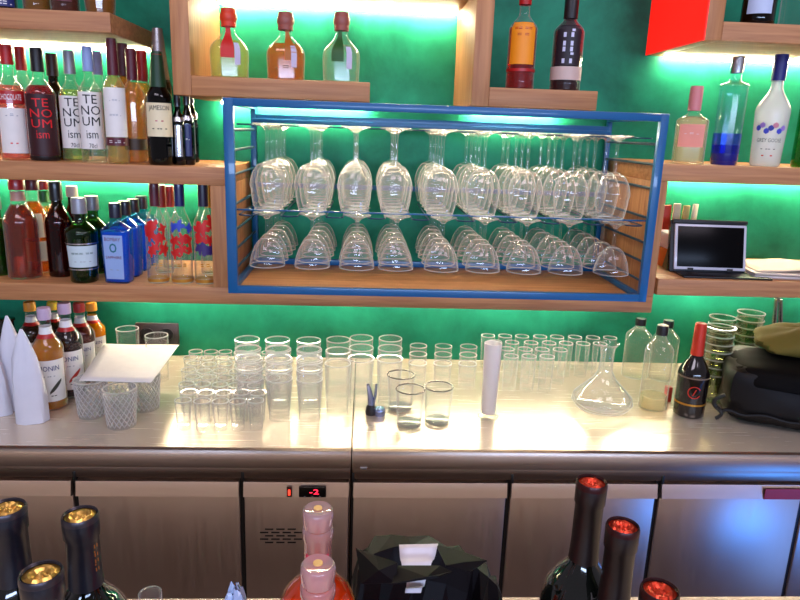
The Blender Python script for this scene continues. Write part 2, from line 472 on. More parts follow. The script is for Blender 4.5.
KIND = dict(
    vodka=dict(s0=.60, s1=.76, n=.36), whisky=dict(s0=.60, s1=.78, n=.36, bulge=.02), wine=dict(s0=.60, s1=.76, n=.38, lip=False),
    slim=dict(s0=.56, s1=.80, n=.38), tanq=dict(s0=.60, s1=.76, n=.38, taper=.84), sapphire=dict(s0=.66, s1=.80, n=.34, taper=.90),
    onion=dict(s0=.34, s1=.70, n=.32, taper=.96, power=1.9), ciroc=dict(s0=.74, s1=.80, n=.36, taper=.93), goose=dict(s0=.50, s1=.74, n=.34, taper=.86),
    gin=dict(s0=.56, s1=.68, n=.34), syrup=dict(s0=.60, s1=.80, n=.36, taper=.98), champ=dict(s0=.46, s1=.74, n=.30, taper=.98, power=.85),
    jar=dict(s0=.70, s1=.90, n=.34), rum=dict(s0=.58, s1=.82, n=.40), cognac=dict(s0=.35, s1=.75, n=.25, taper=.8))
def bottle(name, label, px, Y, Z, top, wd, kind, glass=None, liquid=None, lvl=.62, cap=None, capf=.86, labels=(), texts=(), p=2.0, sy=1.0,
           group=None, cat='bottle', rz=None, stripes=(), X=None, Zt=None, lean=0.0):
    if X is None: X = xat(px, Y, Z)
    H = (Zt if Zt else zat(px, top, Y))-Z
    R = wd/2*depth((X, Y, Z+H*.4))/F
    if rz is None: rz = -math.atan2(X, Y)*.9
    t = empty(name, (X, Y, Z), label, cat, group, rz)
    kw = dict(KIND[kind])
    prof = bprof(R, H, **kw)
    n = kw['n']
    MB().lathe(prof, 32, p, 1, sy).build('glass', glass or CLEARB, t, angle=60)
    if liquid is not None:
        lp = [(r-.0022 if r > .006 else r*.8, z) for r, z in prof if z <= lvl*H]
        lp = [(lp[0][0]*.9, .0035)] + [(r, max(z, .005)) for r, z in lp[1:]]
        lp.append((max(.002, prad(prof, lvl*H)-.0022), lvl*H))
        MB().lathe(lp, 32, p, 1, sy).build('liquid', liquid, t, angle=60)
    if cap is not None:
        rc = R*n*1.17+.0006
        cpz = [(rc, capf*H), (rc*1.0, H*.985), (rc*.93, H+.003), (rc*.5, H+.0032), (0.0, H+.0032)]
        cpz = [(max(rc, prad(prof, capf*H)+.0008), capf*H)] + cpz[1:]
        MB().lathe(cpz, 24, cap0=False).build('cap', cap, t)
    for z0, z1, half, mat in labels:
        m_ = MB(); m_.grid(patch(prof, z0*H, z1*H, -half, half, p, 1, sy, .0007))
        m_.build('label', mat, t)
    for z0, z1, mat in stripes:
        m_ = MB(); m_.grid(patch(prof, z0*H, z1*H, -PI, PI, p, 1, sy, .0010, 2, 32)); m_.build('band', mat, t)
    for s, zc, wdt, hgt, mat in texts:
        wdt *= R; hgt *= H
        def fn(u, v, zc=zc):
            z = zc*H+v; r = prad(prof, z)
            a = u/r; r += .0014
            return (r*sup(a, p)*math.sin(a), -sy*r*sup(a, p)*math.cos(a), z)
        text_on(s, fn, wdt, hgt, 'lettering', mat, t)
    return t
PW = plain((236, 232, 226), .55, name='paper'); PCREAM = plain((234, 220, 180), .55, name='paper')
INK = plain((16, 15, 18), .6, name='ink'); INKR = plain((225, 20, 30), .5, name='ink'); INKB = plain((35, 45, 110), .5, name='ink')
WHITEP = plain((240, 240, 240), .5)
cRED = plain((178, 24, 26), .35, 0, .3); cBLK = plain((16, 14, 18), .35, 0, .2); cGRY = plain((150, 150, 158), .35, .3); cSIL = plain((200, 200, 205), .25, .9)
cNAVY = plain((20, 28, 92), .35, 0, .3); cMAR = plain((88, 18, 36), .4, 0, .2); cBRN = plain((58, 28, 16), .4, 0, .2); cLBL = plain((142, 165, 215), .4, 0, .2)
gold = plain((206, 150, 60), .3, .8)
AMBER = fluid((224, 140, 40)); DAMBER = fluid((158, 62, 18)); GOLDL = fluid((240, 190, 90)); WATER = thin((252, 255, 252), .7, 3.0, .12, .02); REDL_ = fluid((190, 22, 16)); DRED = fluid((96, 10, 12)); PINKL = fluid((240, 150, 130)); ROSE = fluid((255, 118, 30), .5)
gGREEN = thin((110, 170, 110), .8, 3); gDGREEN = thin((40, 74, 46), .8, 3); gBLUE = thin((150, 215, 250), .8, 3); gBROWN = thin((150, 84, 40), .8, 3)

# upper left shelf: only the foot of the bottles is in the frame
b_ = [(4, 26, 'vodka', None, DRED, 'dark bottle with blue and white label at the left end of the top shelf'),
      (38, 26, 'whisky', None, AMBER, 'amber bottle second from left on the top left shelf'),
      (66, 27, 'whisky', None, DAMBER, 'dark red brown bottle third from left on the top left shelf'),
      (101, 34, 'cognac', None, AMBER, 'round bellied amber bottle at the right end of the top left shelf')]
for i, (px, wd, kd, g, l, lab) in enumerate(b_):
    bottle('liquor_bottle', lab, px, 1.80, Z_TL, 0, wd, kd, g, l, .55, cap=cBLK, Zt=Z_TL+.27, group='bottles on the upper left shelf',
           labels=[(.04, .42, .9, INKB)] if i == 0 else [(.10, .40, .5, cMAR)] if i == 2 else [(.14, .40, .4, PCREAM)] if i == 1 else [],
           texts=[('- == -', .07, 1.3, .03, WHITEP)] if i == 0 else [])

# left middle shelf
G1 = 'bottles on the middle left shelf'
bottle('vodka_bottle', 'clear bottle with red cap, red band and white label at far left', 17, 1.80, Z_ML, 46, 27, 'vodka', None, PINKL, .66, cRED, .84, group=G1,
       labels=[(.06, .46, 1.0, PW)], stripes=[(.50, .61, cRED)], texts=[('CHOCOLATE', .555, 1.5, .05, WHITEP), ('- = -', .40, .8, .02, cGRY), ('- -', .15, .5, .01, INKR)])
bottle('liquor_bottle', 'bottle with dark cap half hidden at the left edge behind the red banded one', 1, 1.93, Z_ML, 48, 24, 'vodka', None, AMBER, .6, cBLK, .84, group=G1)
bottle('liquor_bottle', 'slim bottle with red cap behind the dark red handwritten one', 30, 1.93, Z_ML, 48, 22, 'slim', None, WATER, .6, cRED, .8, group=G1)
HW = 'TE\nNO\nUM'
bottle('rum_bottle', 'dark red bottle with black cap and red handwritten lettering', 46, 1.80, Z_ML, 49, 28, 'vodka', None, REDL_, .68, cBLK, .80, group=G1,
       labels=[(.05, .60, 1.1, plain((52, 8, 16), .5))], texts=[('TE\nNO\nUM', .43, 1.45, .26, INKR), ('ism', .24, .8, .07, INKR)], stripes=[(.0, .045, cBLK)])
bottle('rum_bottle', 'brown bottle with dark brown cap just right of the dark red handwritten one', 60, 1.87, Z_ML, 55, 25, 'vodka', gBROWN, DAMBER, .62, cBRN, .80, group=G1)
bottle('gin_bottle', 'grey capped bottle with white label of black handwriting', 77, 1.83, Z_ML, 52, 24, 'vodka', None, fluid((190, 220, 130)), .66, cGRY, .80, group=G1,
       labels=[(.12, .60, 1.2, PW)], texts=[(HW, .45, 1.5, .26, INK), ('ism', .25, .9, .07, INK), ('70cl', .15, .6, .04, INK)])
bottle('gin_bottle', 'pale blue capped clear bottle with white label of black handwriting', 95, 1.79, Z_ML, 48, 23, 'vodka', None, WATER, .66, cLBL, .80, group=G1,
       labels=[(.12, .62, 1.2, PW)], texts=[('TE\nNO\nUM', .46, 1.55, .27, INK), ('ism', .25, .9, .07, INK), ('70cl', .15, .6, .04, INK)])
bottle('gin_bottle', 'clear bottle with lilac cap behind the pale blue capped one', 104, 1.92, Z_ML, 53, 22, 'vodka', None, WATER, .6, plain((160, 160, 200), .4), .80, group=G1)
bottle('wine_bottle', 'clear bottle with maroon capsule and white label banded in maroon', 119, 1.77, Z_ML, 40, 21, 'wine', None, fluid((235, 215, 130)), .74, cMAR, .72, group=G1,
       labels=[(.22, .62, 1.2, PW)], stripes=[(.15, .215, cMAR)], texts=[('= -= -', .182, 1.4, .02, WHITEP), ('- == -', .52, .9, .012, cGRY), ('=== -', .40, 1.0, .012, cGRY)])
bottle('wine_bottle', 'amber wine bottle with maroon capsule just behind the maroon banded one', 129, 1.87, Z_ML, 45, 22, 'wine', None, AMBER, .74, cMAR, .74, group=G1, labels=[(.15, .22, 1.2, cMAR)])
bottle('wine_bottle', 'golden bottle with dark maroon capsule left of the green whiskey', 137, 1.81, Z_ML, 50, 22, 'wine', None, GOLDL, .72, cMAR, .74, group=G1, labels=[(.12, .22, 1.2, plain((60, 40, 16), .5))])
bottle('wine_bottle', 'golden bottle with red capsule tucked behind the green whiskey', 147, 1.93, Z_ML, 52, 22, 'wine', None, GOLDL, .72, cRED, .74, group=G1)
bottle('whiskey_bottle', 'dark green whiskey bottle with red cap and cream label', 162, 1.765, Z_ML, 53, 25, 'whisky', gDGREEN, fluid((60, 90, 30)), .70, plain((20, 60, 34), .35, 0, .3), .70, group=G1,
       labels=[(.26, .56, 1.15, PCREAM)], stripes=[(.90, .985, cRED)], texts=[('JAMESON', .51, 1.6, .055, INK), ('- -', .40, .6, .01, cRED), ('- -- -', .33, 1.1, .008, INK)])
bottle('tall_bottle', 'tall bottle with silver and black neck rising above the green whiskey', 164, 1.90, Z_ML, 30, 22, 'slim', gDGREEN, None, .5, cSIL, .50, group=G1,
       texts=[('= =', .86, .5, .03, INK)])
for i, (px, y_, c, lab) in enumerate(((180, 1.78, cSIL, 'dark bottle with silver label strip right of the green whiskey'),
                                    (189, 1.80, cNAVY, 'dark bottle with blue and white label strip under the box shelf edge'),
                                    (193, 1.92, cGRY, 'dark bottle at the right end of the row behind the blue striped one'))):
    bottle('liquor_bottle', lab, px, y_, Z_ML, 92-2*i, 13, 'slim', gDGREEN, fluid((20, 20, 26)), .7, cBLK, .80, group=G1,
           labels=[(.12, .55, .55, c)], stripes=[(.60, .66, cSIL)], texts=[('= -', .35, .5, .02, WHITEP)])

# left lower shelf
G2 = 'bottles on the lower left shelf'
bottle('gin_bottle', 'green bottle cut off by the left edge of the photo', 1, 1.83, Z_LL, 197, 30, 'tanq', gGREEN, fluid((60, 120, 50)), .6, cGRY, .84, group=G2)
bottle('whisky_bottle', 'large dark red brown bottle with red and white neck', 26, 1.80, Z_LL, 181, 31, 'rum', None, DAMBER, .76, cRED, .91, group=G2, stripes=[(.80, .89, plain((200, 150, 130), .4))])
bottle('whisky_bottle', 'amber bottle with dark red cap and tall cream label', 40, 1.87, Z_LL, 181, 27, 'rum', None, AMBER, .78, cMAR, .90, group=G2,
       labels=[(.14, .36, .8, PCREAM), (.40, .66, .6, PCREAM)])
bottle('whisky_bottle', 'amber bottle with green collar and red cap at the back of the shelf', 50, 1.98, Z_LL, 182, 24, 'rum', None, GOLDL, .7, cRED, .91, group=G2, stripes=[(.76, .89, plain((20, 110, 44), .4))])
bottle('whisky_bottle', 'dark brown bottle with black cap left of the green gin', 63, 1.83, Z_LL, 183, 25, 'rum', gBROWN, DAMBER, .72, cBLK, .82, group=G2)
bottle('liquor_bottle', 'bottle with white and red cap behind the green gin', 78, 1.97, Z_LL, 187, 22, 'rum', gBROWN, DRED, .7, plain((232, 220, 210), .4), .88, group=G2)
bottle('gin_bottle', 'dark green gin bottle with grey cap and white label', 85, 1.765, Z_LL, 199, 31, 'tanq', gGREEN, fluid((36, 120, 50), .45), .70, cGRY, .83, group=G2,
       labels=[(.20, .46, 1.1, plain((205, 222, 226), .5))], stripes=[(.165, .18, cSIL), (.475, .49, cSIL)], texts=[('=== ==', .37, 1.3, .016, plain((40, 90, 70), .5)), ('- -- -', .27, 1.0, .006, cGRY)])
bottle('gin_bottle', 'dark green gin bottle behind the white labelled one', 97, 1.88, Z_LL, 197, 28, 'tanq', gGREEN, fluid((36, 120, 50), .45), .70, cGRY, .83, group=G2)
for i, (px, y_, tp) in enumerate(((120, 1.765, 204), (129, 1.845, 202), (137, 1.925, 200), (145, 2.005, 197))):
    bottle('gin_bottle', 'square blue gin bottle, %s of four in a row going back' % ('nearest', 'second', 'third', 'rearmost')[i], px, y_, Z_LL, tp, 28, 'sapphire', gBLUE, fluid((40, 150, 255), .62), .66, plain((22, 24, 46), .35, 0, .3), .83,
           p=5.0, sy=.72, group='blue gin bottles', labels=[(.06, .62, .62, plain((150, 178, 226), .5))] if i == 0 else [],
           texts=[('BOMBAY', .57, 1.0, .045, plain((120, 20, 40), .5)), ('SAPPHIRE', .34, 1.0, .035, plain((120, 20, 40), .5)), ('o', .46, .5, .12, plain((30, 110, 130), .5)), ('- -', .18, .6, .006, cGRY)] if i == 0 else [], rz=-.10)
FL = plain((205, 24, 24), .5)
for i, (px, y_, tp, capc, cols, lab) in enumerate(((159, 1.775, 184, cMAR, (FL, FL, FL), 'slim tequila bottle with red capsule and red flower painting'),
                                           (183, 1.775, 184, cNAVY, (plain((40, 70, 190), .5), FL, FL), 'slim tequila bottle with navy capsule and red and blue painting'),
                                           (206, 1.775, 184, plain((40, 36, 60), .35), (FL, FL, plain((60, 40, 110), .5)), 'slim tequila bottle with red label next to the oak side board'))):
    t = bottle('tequila_bottle', lab, px, y_, Z_LL, tp, 21, 'slim', None, WATER, .62, capc, .78, group='painted tequila bottles',
               stripes=[(.02, .05, gold)],                texts=[('= =', .20, .8, .03, gold)])
    # painted petals
    H = zat(px, tp, y_)-Z_LL
    R = 21/2*depth((t.location.x, y_, Z_LL+.1))/F
    prof = bprof(R, H, **KIND['slim'])
    for k in range(9):
        a0 = -.62+.62*(k % 3)+random.uniform(-.22, .22); zc = .60-.12*(k//3)+random.uniform(-.04, .04)
        m_ = MB(); rows = []; ph = random.uniform(0, 6); lob = random.choice((3, 4, 5)); sz = random.uniform(.8, 1.25)
        for u in range(5):
            row = []
            for v_ in range(30):
                q_ = 2*PI*v_/30
                rr = sz*(u/4)*(1+.32*math.sin(lob*q_+ph)+.15*math.sin(7*q_))
                z = zc*H+rr*.013*math.sin(q_); r = prad(prof, z)+.0014+.0001*(k % 4)
                a = a0+rr*.012*math.cos(q_)/max(.006, r)
                row.append((r*math.sin(a), -r*math.cos(a), z))
            rows.append(row)
        m_.grid(rows, True); m_.build('painted_flower', cols[(k//3) % 3], t)
for i, (px, tp, cc) in enumerate(((165, 186, cRED), (173, 187, cRED), (211, 186, gold))):
    bottle('tequila_bottle', ('slim bottle with red capsule behind the red flower painted one', 'slim bottle with red cap behind the navy capsuled one', 'slim bottle with gold capsule behind the one by the oak board')[i],
           px, 1.90+.07*(i == 1), Z_LL, tp, 18, 'slim', None, WATER, .6, cc, .76, group='painted tequila bottles')

# box shelf ledges
G3 = 'bottles on the box shelf'
for i, (px, tp, wd, liq, rib, lab) in enumerate(((230, 10, 38, fluid((210, 225, 140)), plain((200, 24, 16), .5), 'onion shaped clear bottle with broad red ribbon, left of three'),
                                          (286, 14, 38, AMBER, plain((176, 100, 20), .5), 'onion shaped bottle of amber spirit, middle of three'),
                                          (341, 14, 37, WATER, plain((30, 84, 20), .5), 'onion shaped clear bottle with green ribbon, right of three'))):
    t = bottle('tequila_bottle', lab, px, 1.80, Z_BX, tp, wd, 'onion', thin((255, 255, 255), 1.0, 3.0, .16, .0, white=.45), liq, .56, plain((150, 80, 66) if i else (214, 60, 34), .5), .76, group=G3, p=2.6, sy=.7)
    H = zat(px, tp, 1.80)-Z_BX; R = wd/2*depth((t.location.x, 1.80, Z_BX+.08))/F
    kw = KIND['onion']; prof = bprof(R, H, **kw)
    m_ = MB(); m_.grid(patch(prof, .30*H, .80*H, (-.42, -.05, -.5)[i], (.25, .55, .12)[i], 2.6, 1, .7, .0015)); m_.build('ribbon', rib, t)
    m_ = MB(); m_.grid(patch(prof, .20*H, .52*H, .27, .55, 2.6, 1, .7, .0015)); m_.build('label', plain((196, 190, 216), .5), t)
    MB().lathe([(R*.37, .82*H), (R*.45, .87*H), (R*.44, .93*H), (R*.34, .99*H), (R*.18, 1.03*H), (0, 1.035*H)], 20).build('stopper', plain((150, 84, 74), .4) if i else plain((214, 60, 30), .4), t)
    if i == 1: text_on('- = -', lambda u, v: (u, -.7*(prad(prof, .22*H))*1.03-.0005, .20*H+v), R*1.1, .05*H, 'lettering', plain((120, 90, 50), .5), t)
bottle('vodka_bottle', 'red bottle with orange label on the right ledge of the box shelf', 519, 1.80, Z_BX, -12, 28, 'vodka', None, fluid((220, 20, 12)), .62, cRED, .84, group=G3,
       labels=[(.25, .66, .95, plain((250, 150, 20), .5))], texts=[('== ==', .60, 1.2, .02, cRED), ('= =', .54, .8, .02, cRED)], stripes=[(.18, .21, cRED)])
bottle('rum_bottle', 'dark maroon bottle with upright white lettering and pale band', 564, 1.80, Z_BX, -8, 30, 'wine', None, fluid((90, 8, 8)), .74, cBLK, .74, group=G3,
       labels=[(.26, .66, .85, plain((26, 12, 26), .5))], stripes=[(.115, .25, plain((205, 180, 170), .5))])
t = bpy.data.objects[[o.name for o in bpy.data.objects if o.get('label', '').startswith('dark maroon bottle with upright')][0]]
H = zat(566, -8, 1.80)-Z_BX; R = 15*depth((t.location.x, 1.8, Z_BX+.1))/F; prof = bprof(R, H, **KIND['wine'])
text_on('= -== =-', lambda u, v: (-(prad(prof, .46*H)+.002)*math.sin(v/R), -(prad(prof, .46*H)+.002)*math.cos(v/R), .45*H+u), .34*H, R*.7, 'lettering', plain((205, 205, 230), .5), t)

# right shelves
G4 = 'bottles on the right shelves'
bottle('wine_bottle', 'dark bottle with white diamond shaped label on the upper right shelf', 756, 1.80, Z_TR, 0, 32, 'rum', gBROWN, fluid((50, 16, 6)), .7, cBLK, .85, Zt=Z_TR+.29, group=G4, labels=[(.10, .5, .75, plain((190, 205, 235), .5))])
t = empty('crystal_decanter', (xat(797, 1.80, Z_TR), 1.80, Z_TR), 'cut crystal decanter at the right edge of the upper right shelf', 'decanter')
MB().lathe([(.042, 0), (.047, .01), (.047, .12), (.03, .15), (.016, .17), (.016, .21), (.02, .215)], 40, rfun=lambda a, z: 1+.05*math.cos(10*a)*math.cos(z*160)).build('glass', CLEARB, t, angle=20)
MB().lathe([(0.014, .212), (.024, .235), (.014, .262), (0, .265)], 10).build('stopper', CLEARB, t, smooth=False)
bottle('gin_bottle', 'pink labelled square gin bottle with pink cap', 687, 1.81, Z_MR, 87, 30, 'gin', None, fluid((240, 225, 190)), .62, plain((214, 130, 130), .4), .70, group=G4, p=4.0, sy=.8,
       labels=[(.22, .52, .70, plain((236, 150, 130), .55))], texts=[('- = -', .40, .8, .02, plain((240, 220, 215), .5))])
t = bottle('vodka_bottle', 'tall slender clear vodka bottle with deep blue base', 723, 1.80, Z_MR, 57, 27, 'ciroc', thin((232, 242, 255), .9, 3.0, .12), None, .66, cSIL, .86, group=G4, stripes=[(.0, .11, plain((8, 16, 120), .2, 0, .5)), (.11, .19, thin((60, 90, 230), .5, 3.0, .1, .2, (20, 50, 200))), (.19, .30, thin((150, 175, 250), .5, 3.0, .1, .1, (80, 110, 230)))],
       texts=[('CIROC', .56, 1.0, .035, cGRY)])
H = zat(723, 57, 1.80)-Z_MR
MB().lathe([(.013, -.002), (.013, .002)], 24).build('blue_disc', plain((10, 20, 110), .25, 0, .5), t)
o = t.children[-1]; o.rotation_euler = (PI/2, 0, 0); o.location = (.008, -.0385, .70*H)
FROST = thin((236, 238, 236), .6, 2.5, .25, .55, (238, 240, 255))
t = bottle('vodka_bottle', 'frosted white vodka bottle with dark blue cap and blue birds', 764, 1.80, Z_MR, 55, 32, 'goose', FROST, None, .7, plain((22, 32, 110), .35, 0, .3), .78, group=G4,
           texts=[('GREY GOOSE', .24, 1.4, .035, plain((60, 60, 80), .5)), ('- -- -', .16, .8, .007, plain((60, 60, 80), .5)), ('-  -', .10, .6, .012, cRED)],
           labels=[])
H = zat(764, 55, 1.8)-Z_MR; R = 16*depth((t.location.x, 1.8, Z_MR+.1))/F; prof = bprof(R, H, **KIND['goose'])
for k in range(7):
    a0 = -.75+k*.25; zc = .35+.03*math.sin(k*2.1)
    m_ = MB(); rows = []
    for u in range(5):
        f = -1+u/2
        hw = .17*math.sqrt(max(.001, 1-f*f)); z = (zc+f*.028)*H; r = prad(prof, z)+.0016
        rows.append([(r*math.sin(a), -r*math.cos(a), z) for a in (a0-hw, a0, a0+hw)])
    m_.grid(rows); m_.build('painted_bird', plain(((60, 70, 190), (150, 120, 200), (60, 70, 190), (40, 50, 150), (190, 120, 140))[k % 5], .5), t)
bottle('liquor_bottle', 'bright green bottle cut off by the right edge of the photo', 803, 1.80, Z_MR, 70, 24, 'vodka', thin((60, 190, 60), .8, 3), fluid((80, 210, 60)), .7, cBLK, .86, group=G4)

# ------------------------------------------------------------------ blue glass rack
RX0, RX1, RY0, RY1, RZ0, RZ1 = -.338, .737, 1.662, 2.066, Z_LL, 1.683
rc = (RX0+RX1)/2
rack = empty('glass_rack', (rc, RY0, RZ0), 'blue metal glass rack with stemmed glasses hanging in two tiers', 'rack')
def q(x, y, z): return (x-rc, y-RY0, z-RZ0)
def rbar(mb, a, b, w_=.016, h_=.016):
    (x0, y0, z0), (x1, y1, z1) = q(*a), q(*b)
    mb.box(min(x0, x1)-w_/2, max(x0, x1)+w_/2, min(y0, y1)-w_/2, max(y0, y1)+w_/2, min(z0, z1)-h_/2, max(z0, z1)+h_/2, .0015)
e = .0085
for nme, y_, wv, hv in (('front_frame', RY0+e, .024, .019), ('back_frame', RY1-e, .016, .018)):
    mb = MB(); dz = .028 if nme == 'back_frame' else 0
    mb.box(RX0-rc, RX0-rc+wv, y_-RY0-e+.0002, y_-RY0+e, 0, RZ1-RZ0, .0015)
    mb.box(RX1-rc-wv*.85, RX1-rc, y_-RY0-e+.0002, y_-RY0+e, 0, RZ1-RZ0, .0015)
    mb.box(RX0-rc+.01, RX1-rc-.01, y_-RY0-e+.001, y_-RY0+e-.001, RZ1-RZ0-hv-dz, RZ1-RZ0-.0002-dz, .0015)
    mb.box(RX0-rc+.01, RX1-rc-.01, y_-RY0-e+.001, y_-RY0+e-.001, .0002, hv, .0015)
    mb.build(nme, BLUE, rack, angle=30)
for x in (RX0+.008, RX1-.008):
    for z in (RZ0+.008, RZ1-.008):
        mb = MB(); rbar(mb, (x, RY0+.018, z), (x, RY1-.018, z), .014, .015)
        mb.build('side_bar', BLUE, rack, angle=30)
    for z in (1.26, 1.31, 1.36, 1.425, 1.50, 1.56, 1.61):
        mb = MB(); mb.tube([q(x, RY0+.012, z), q(x, RY1-.012, z)], .0035, 8)
        mb.build('side_rung', plain((24, 60, 86), .4), rack)
mb = MB(); mb.box(RX0+.03-rc, RX1-.03-rc, .017, .031, .4662, .469); mb.box(RX0+.03-rc, RX1-.03-rc, .0285, .031, .456, .4662)
mb.build('strip_shield', BLUE, rack, smooth=False)  # added shield that keeps the strip's glow off the ledges and wall
o = MB().box(RX0+.04-rc, RX1-.04-rc, .018, .026, .460, .4655).build('led_strip', emit((1.0, .80, .50), 60.0), rack, smooth=False); o['label'] = 'added light strip hidden behind the top front bar'  # hidden strip added to brighten the inside of the rack
TIER = [(1.628, .208), (1.412, .135)]
for y_, z, h_ in [(RY1-.02, 1.636, .012), (1.705, 1.4165, .004), (RY1-.02, 1.452, .014)]:
    mb = MB(); rbar(mb, (RX0+.01, y_, z), (RX1-.01, y_, z), .008, h_); mb.build('cross_bar', BLUE, rack, angle=30)
FX = [268, 313, 356, 395, 441, 483, 525, 566, 611]               # front glass of each column
COLX = [[xat(px, 1.70, 1.52) for px in (268, 313, 355, 396, 442, 484, 527, 571, 615)], [xat(px, 1.70, 1.30) for px in FX]]
RAILM = plain((16, 56, 84), .35, .3)
for ti, (z, h) in enumerate(TIER):
    xs = COLX[ti]
    mids = [xs[0]-.052]+[(a+b)/2 for a, b in zip(xs, xs[1:])]+[xs[-1]+.052]
    for k, mx_ in enumerate(mids):
        hw = .021
        if mx_-hw < RX0+.03: mx_ = RX0+.03+hw
        if mx_+hw > RX1-.03: mx_ = RX1-.03-hw
        zz = z-.0045
        pts = [q(mx_-hw, RY1-.018, zz), q(mx_-hw, 1.678, zz)]
        for j in range(1, 8):
            a = PI*j/8
            pts.append(q(mx_-hw*math.cos(a), 1.678-.014*math.sin(a), zz))
        pts += [q(mx_+hw, 1.678, zz), q(mx_+hw, RY1-.018, zz)]
        MB().tube(pts, .0020, 6).build('hanging_rail', RAILM, rack)

def rim_slot(o, test):
    o.data.materials.append(RIM_GLINT)
    for f in o.data.polygons:
        if all(test(o.data.vertices[i].co.z) for i in f.vertices): f.material_index = 1
FOOTG = thin((255, 255, 255), 1.0, 2.2, .04, .03, white=.4)
# ------------------------------------------------------------------ wine glasses (rim down at z=0, foot up)
def glass_parts(h, rb, rrim, rf, bowl_h, kind):
    root = bpy.data.objects.new('wine_glass', None); COL.objects.link(root); root.empty_display_size = .03
    pr = []
    N_ = 14
    for i in range(N_+1):
        f = i/N_
        if kind == 'wine':
            if f < .45: r = rrim+(rb-rrim)*math.sin(f/.45*PI/2)
            else: r = rb*math.sqrt(max(0, 1-((f-.45)/.55)**2))*.985+.0035
        else:
            r = rrim*(1-f**1.7)*.99+.004 if f > .02 else rrim
            r = .004+(rrim-.004)*math.sqrt(max(0, 1-f**1.6)) if f < 1 else .0045
        pr.append((max(r, .004), f*bowl_h))
    inner = [(max(r-.0012, .0025), z) for r, z in pr if z < bowl_h*.985]
    pr.insert(1, (pr[0][0]*.3*0+pr[0][0], .0022)); inner.insert(1, (inner[0][0], .0022))
    bw = MB().lathe(list(reversed(inner))+pr, 28, cap0=True, cap1=False).build('bowl', CLEAR, root, angle=70)
    rim_slot(bw, lambda z: z < .0025)
    MB().lathe([(.0046, bowl_h+.0002), (.0036, bowl_h+(h-bowl_h)*.25), (.0034, bowl_h+(h-bowl_h)*.7), (.0050, h-.0162)], 12).build('stem', CLEARB, root)
    MB().lathe([(.0050, h-.0160), (.010, h-.0105), (.022, h-.0050), (rf, h-.0015), (rf, h), (.02, h-.003), (0.0, h-.006)], 28).build('foot', FOOTG, root)
    return root
ORD = ['first', 'second', 'third', 'fourth', 'fifth', 'sixth', 'seventh', 'eighth', 'ninth']
ROW = ['nearest', 'second', 'third', 'fourth', 'rearmost']
ROWY = [1.700, 1.782, 1.864, 1.944, 2.018]
def dup(root, loc, label, group=None, cat=None, rz=0.0):
    r = root.copy(); COL.objects.link(r); r.location = loc; r.rotation_euler = (0, 0, rz)
    r['label'] = label
    if group: r['group'] = group
    if cat: r['category'] = cat
    for ch in root.children:
        c = ch.copy(); COL.objects.link(c); c.parent = r
    return r
for ti, (z, h) in enumerate(TIER):
    g0 = glass_parts(h, .0415, .0335, .036, .118, 'wine') if ti == 0 else glass_parts(h, .044, .0450, .034, .072, 'coupe')
    used = False
    for c, x in enumerate(COLX[ti]):
        for r, y_ in enumerate(ROWY):
            lab = ('tall wine glass hanging in the upper tier, %s column from left, %s in it' if ti == 0 else
                   'short wide stemmed glass hanging in the lower tier, %s column from left, %s in it') % (ORD[c], ROW[r])
            loc = (x+random.uniform(-.003, .003), y_+random.uniform(-.003, .003), z-h)
            if not used:
                used = True; g0.location = loc
                tag(g0, lab, 'glass', ('wine glasses in the upper tier', 'wide glasses in the lower tier')[ti])
            else: dup(g0, loc, lab)

# ------------------------------------------------------------------ glassware on the counter
def tumbler_mesh(name, h, r0, r1, th=.0018, base=.008, mat=CLEAR, n=28, rfun=None, flare=None, nz=6):
    out = []
    mat = mat or GLS
    for i in range(nz+1):
        f = i/nz
        r = r0+(r1-r0)*f + (flare(f) if flare else 0)
        if i == nz: out.append((r, h-.0028))
        out.append((r, h*f))
    inn = [(max(r-th, .002), max(z, base)) for r, z in out]
    prof = [(r0*.9, 0)]+out+list(reversed(inn))
    mb = MB(); mb.lathe(prof, n, rfun=rfun, cap0=True, cap1=True)
    o = mb.build(name, mat, None, angle=50)
    rim_slot(o, lambda z: z > h-.003)
    return o
def place(proto, pts, labels, group, cat='glass', first=True):
    for i, (loc, lab) in enumerate(zip(pts, labels)):
        if i == 0: o = proto
        else: o = proto.copy(); COL.objects.link(o)
        o.location = loc; tag(o, lab, cat, group)
CT = CZ+.0003
GLS = thin((255, 255, 255), 1.0, 4.5, .03, .0, white=.5)
# a) diamond cut tumblers under the paper, and two highballs behind
def cut(a, z):
    u = a*9/PI*1.0; v = z*90
    return 1+.018*(abs(math.sin(PI*(u+v)*.5))*abs(math.sin(PI*(u-v)*.5)))*2
g = empty('cut_glass_tumbler', (0, 0, 0), '', 'glass')
o = tumbler_mesh('glass', .098, .033, .040, .003, .012, thin((250, 250, 250), .9, 2.0, .05, .10, white=.4), 48); o.parent = g
mb = MB()
for k in range(18):
    for s in (-1, 1):
        mb.tube([((.0333+.0062*f)*math.cos(2*PI*k/18+s*1.5*f), (.0333+.0062*f)*math.sin(2*PI*k/18+s*1.5*f), .006+.084*f) for f in [j/14 for j in range(15)]], .0009, 4)
mb.build('cut_pattern', thin((255, 255, 255), .9, 1.0, .05, .55, white=.4), g)
bt = [(93, 418, 'left'), (122, 428, 'front middle'), (146, 411, 'right')]
pts = [(on_z(x, y-3, CZ).x, on_z(x, y-3, CZ).y, CT) for x, y, _ in bt]
pts = [(p[0], p[1], CT) for p in pts]
for i, (p, (_, _, s)) in enumerate(zip(pts, bt)):
    lab = 'diamond cut glass tumbler under the white paper, %s one' % s
    if i == 0: g.location = p; tag(g, lab, 'glass', 'cut glass tumblers')
    else: dup(g, p, lab)
g = tumbler_mesh('highball_glass', .135, .028, .032, mat=GLS)
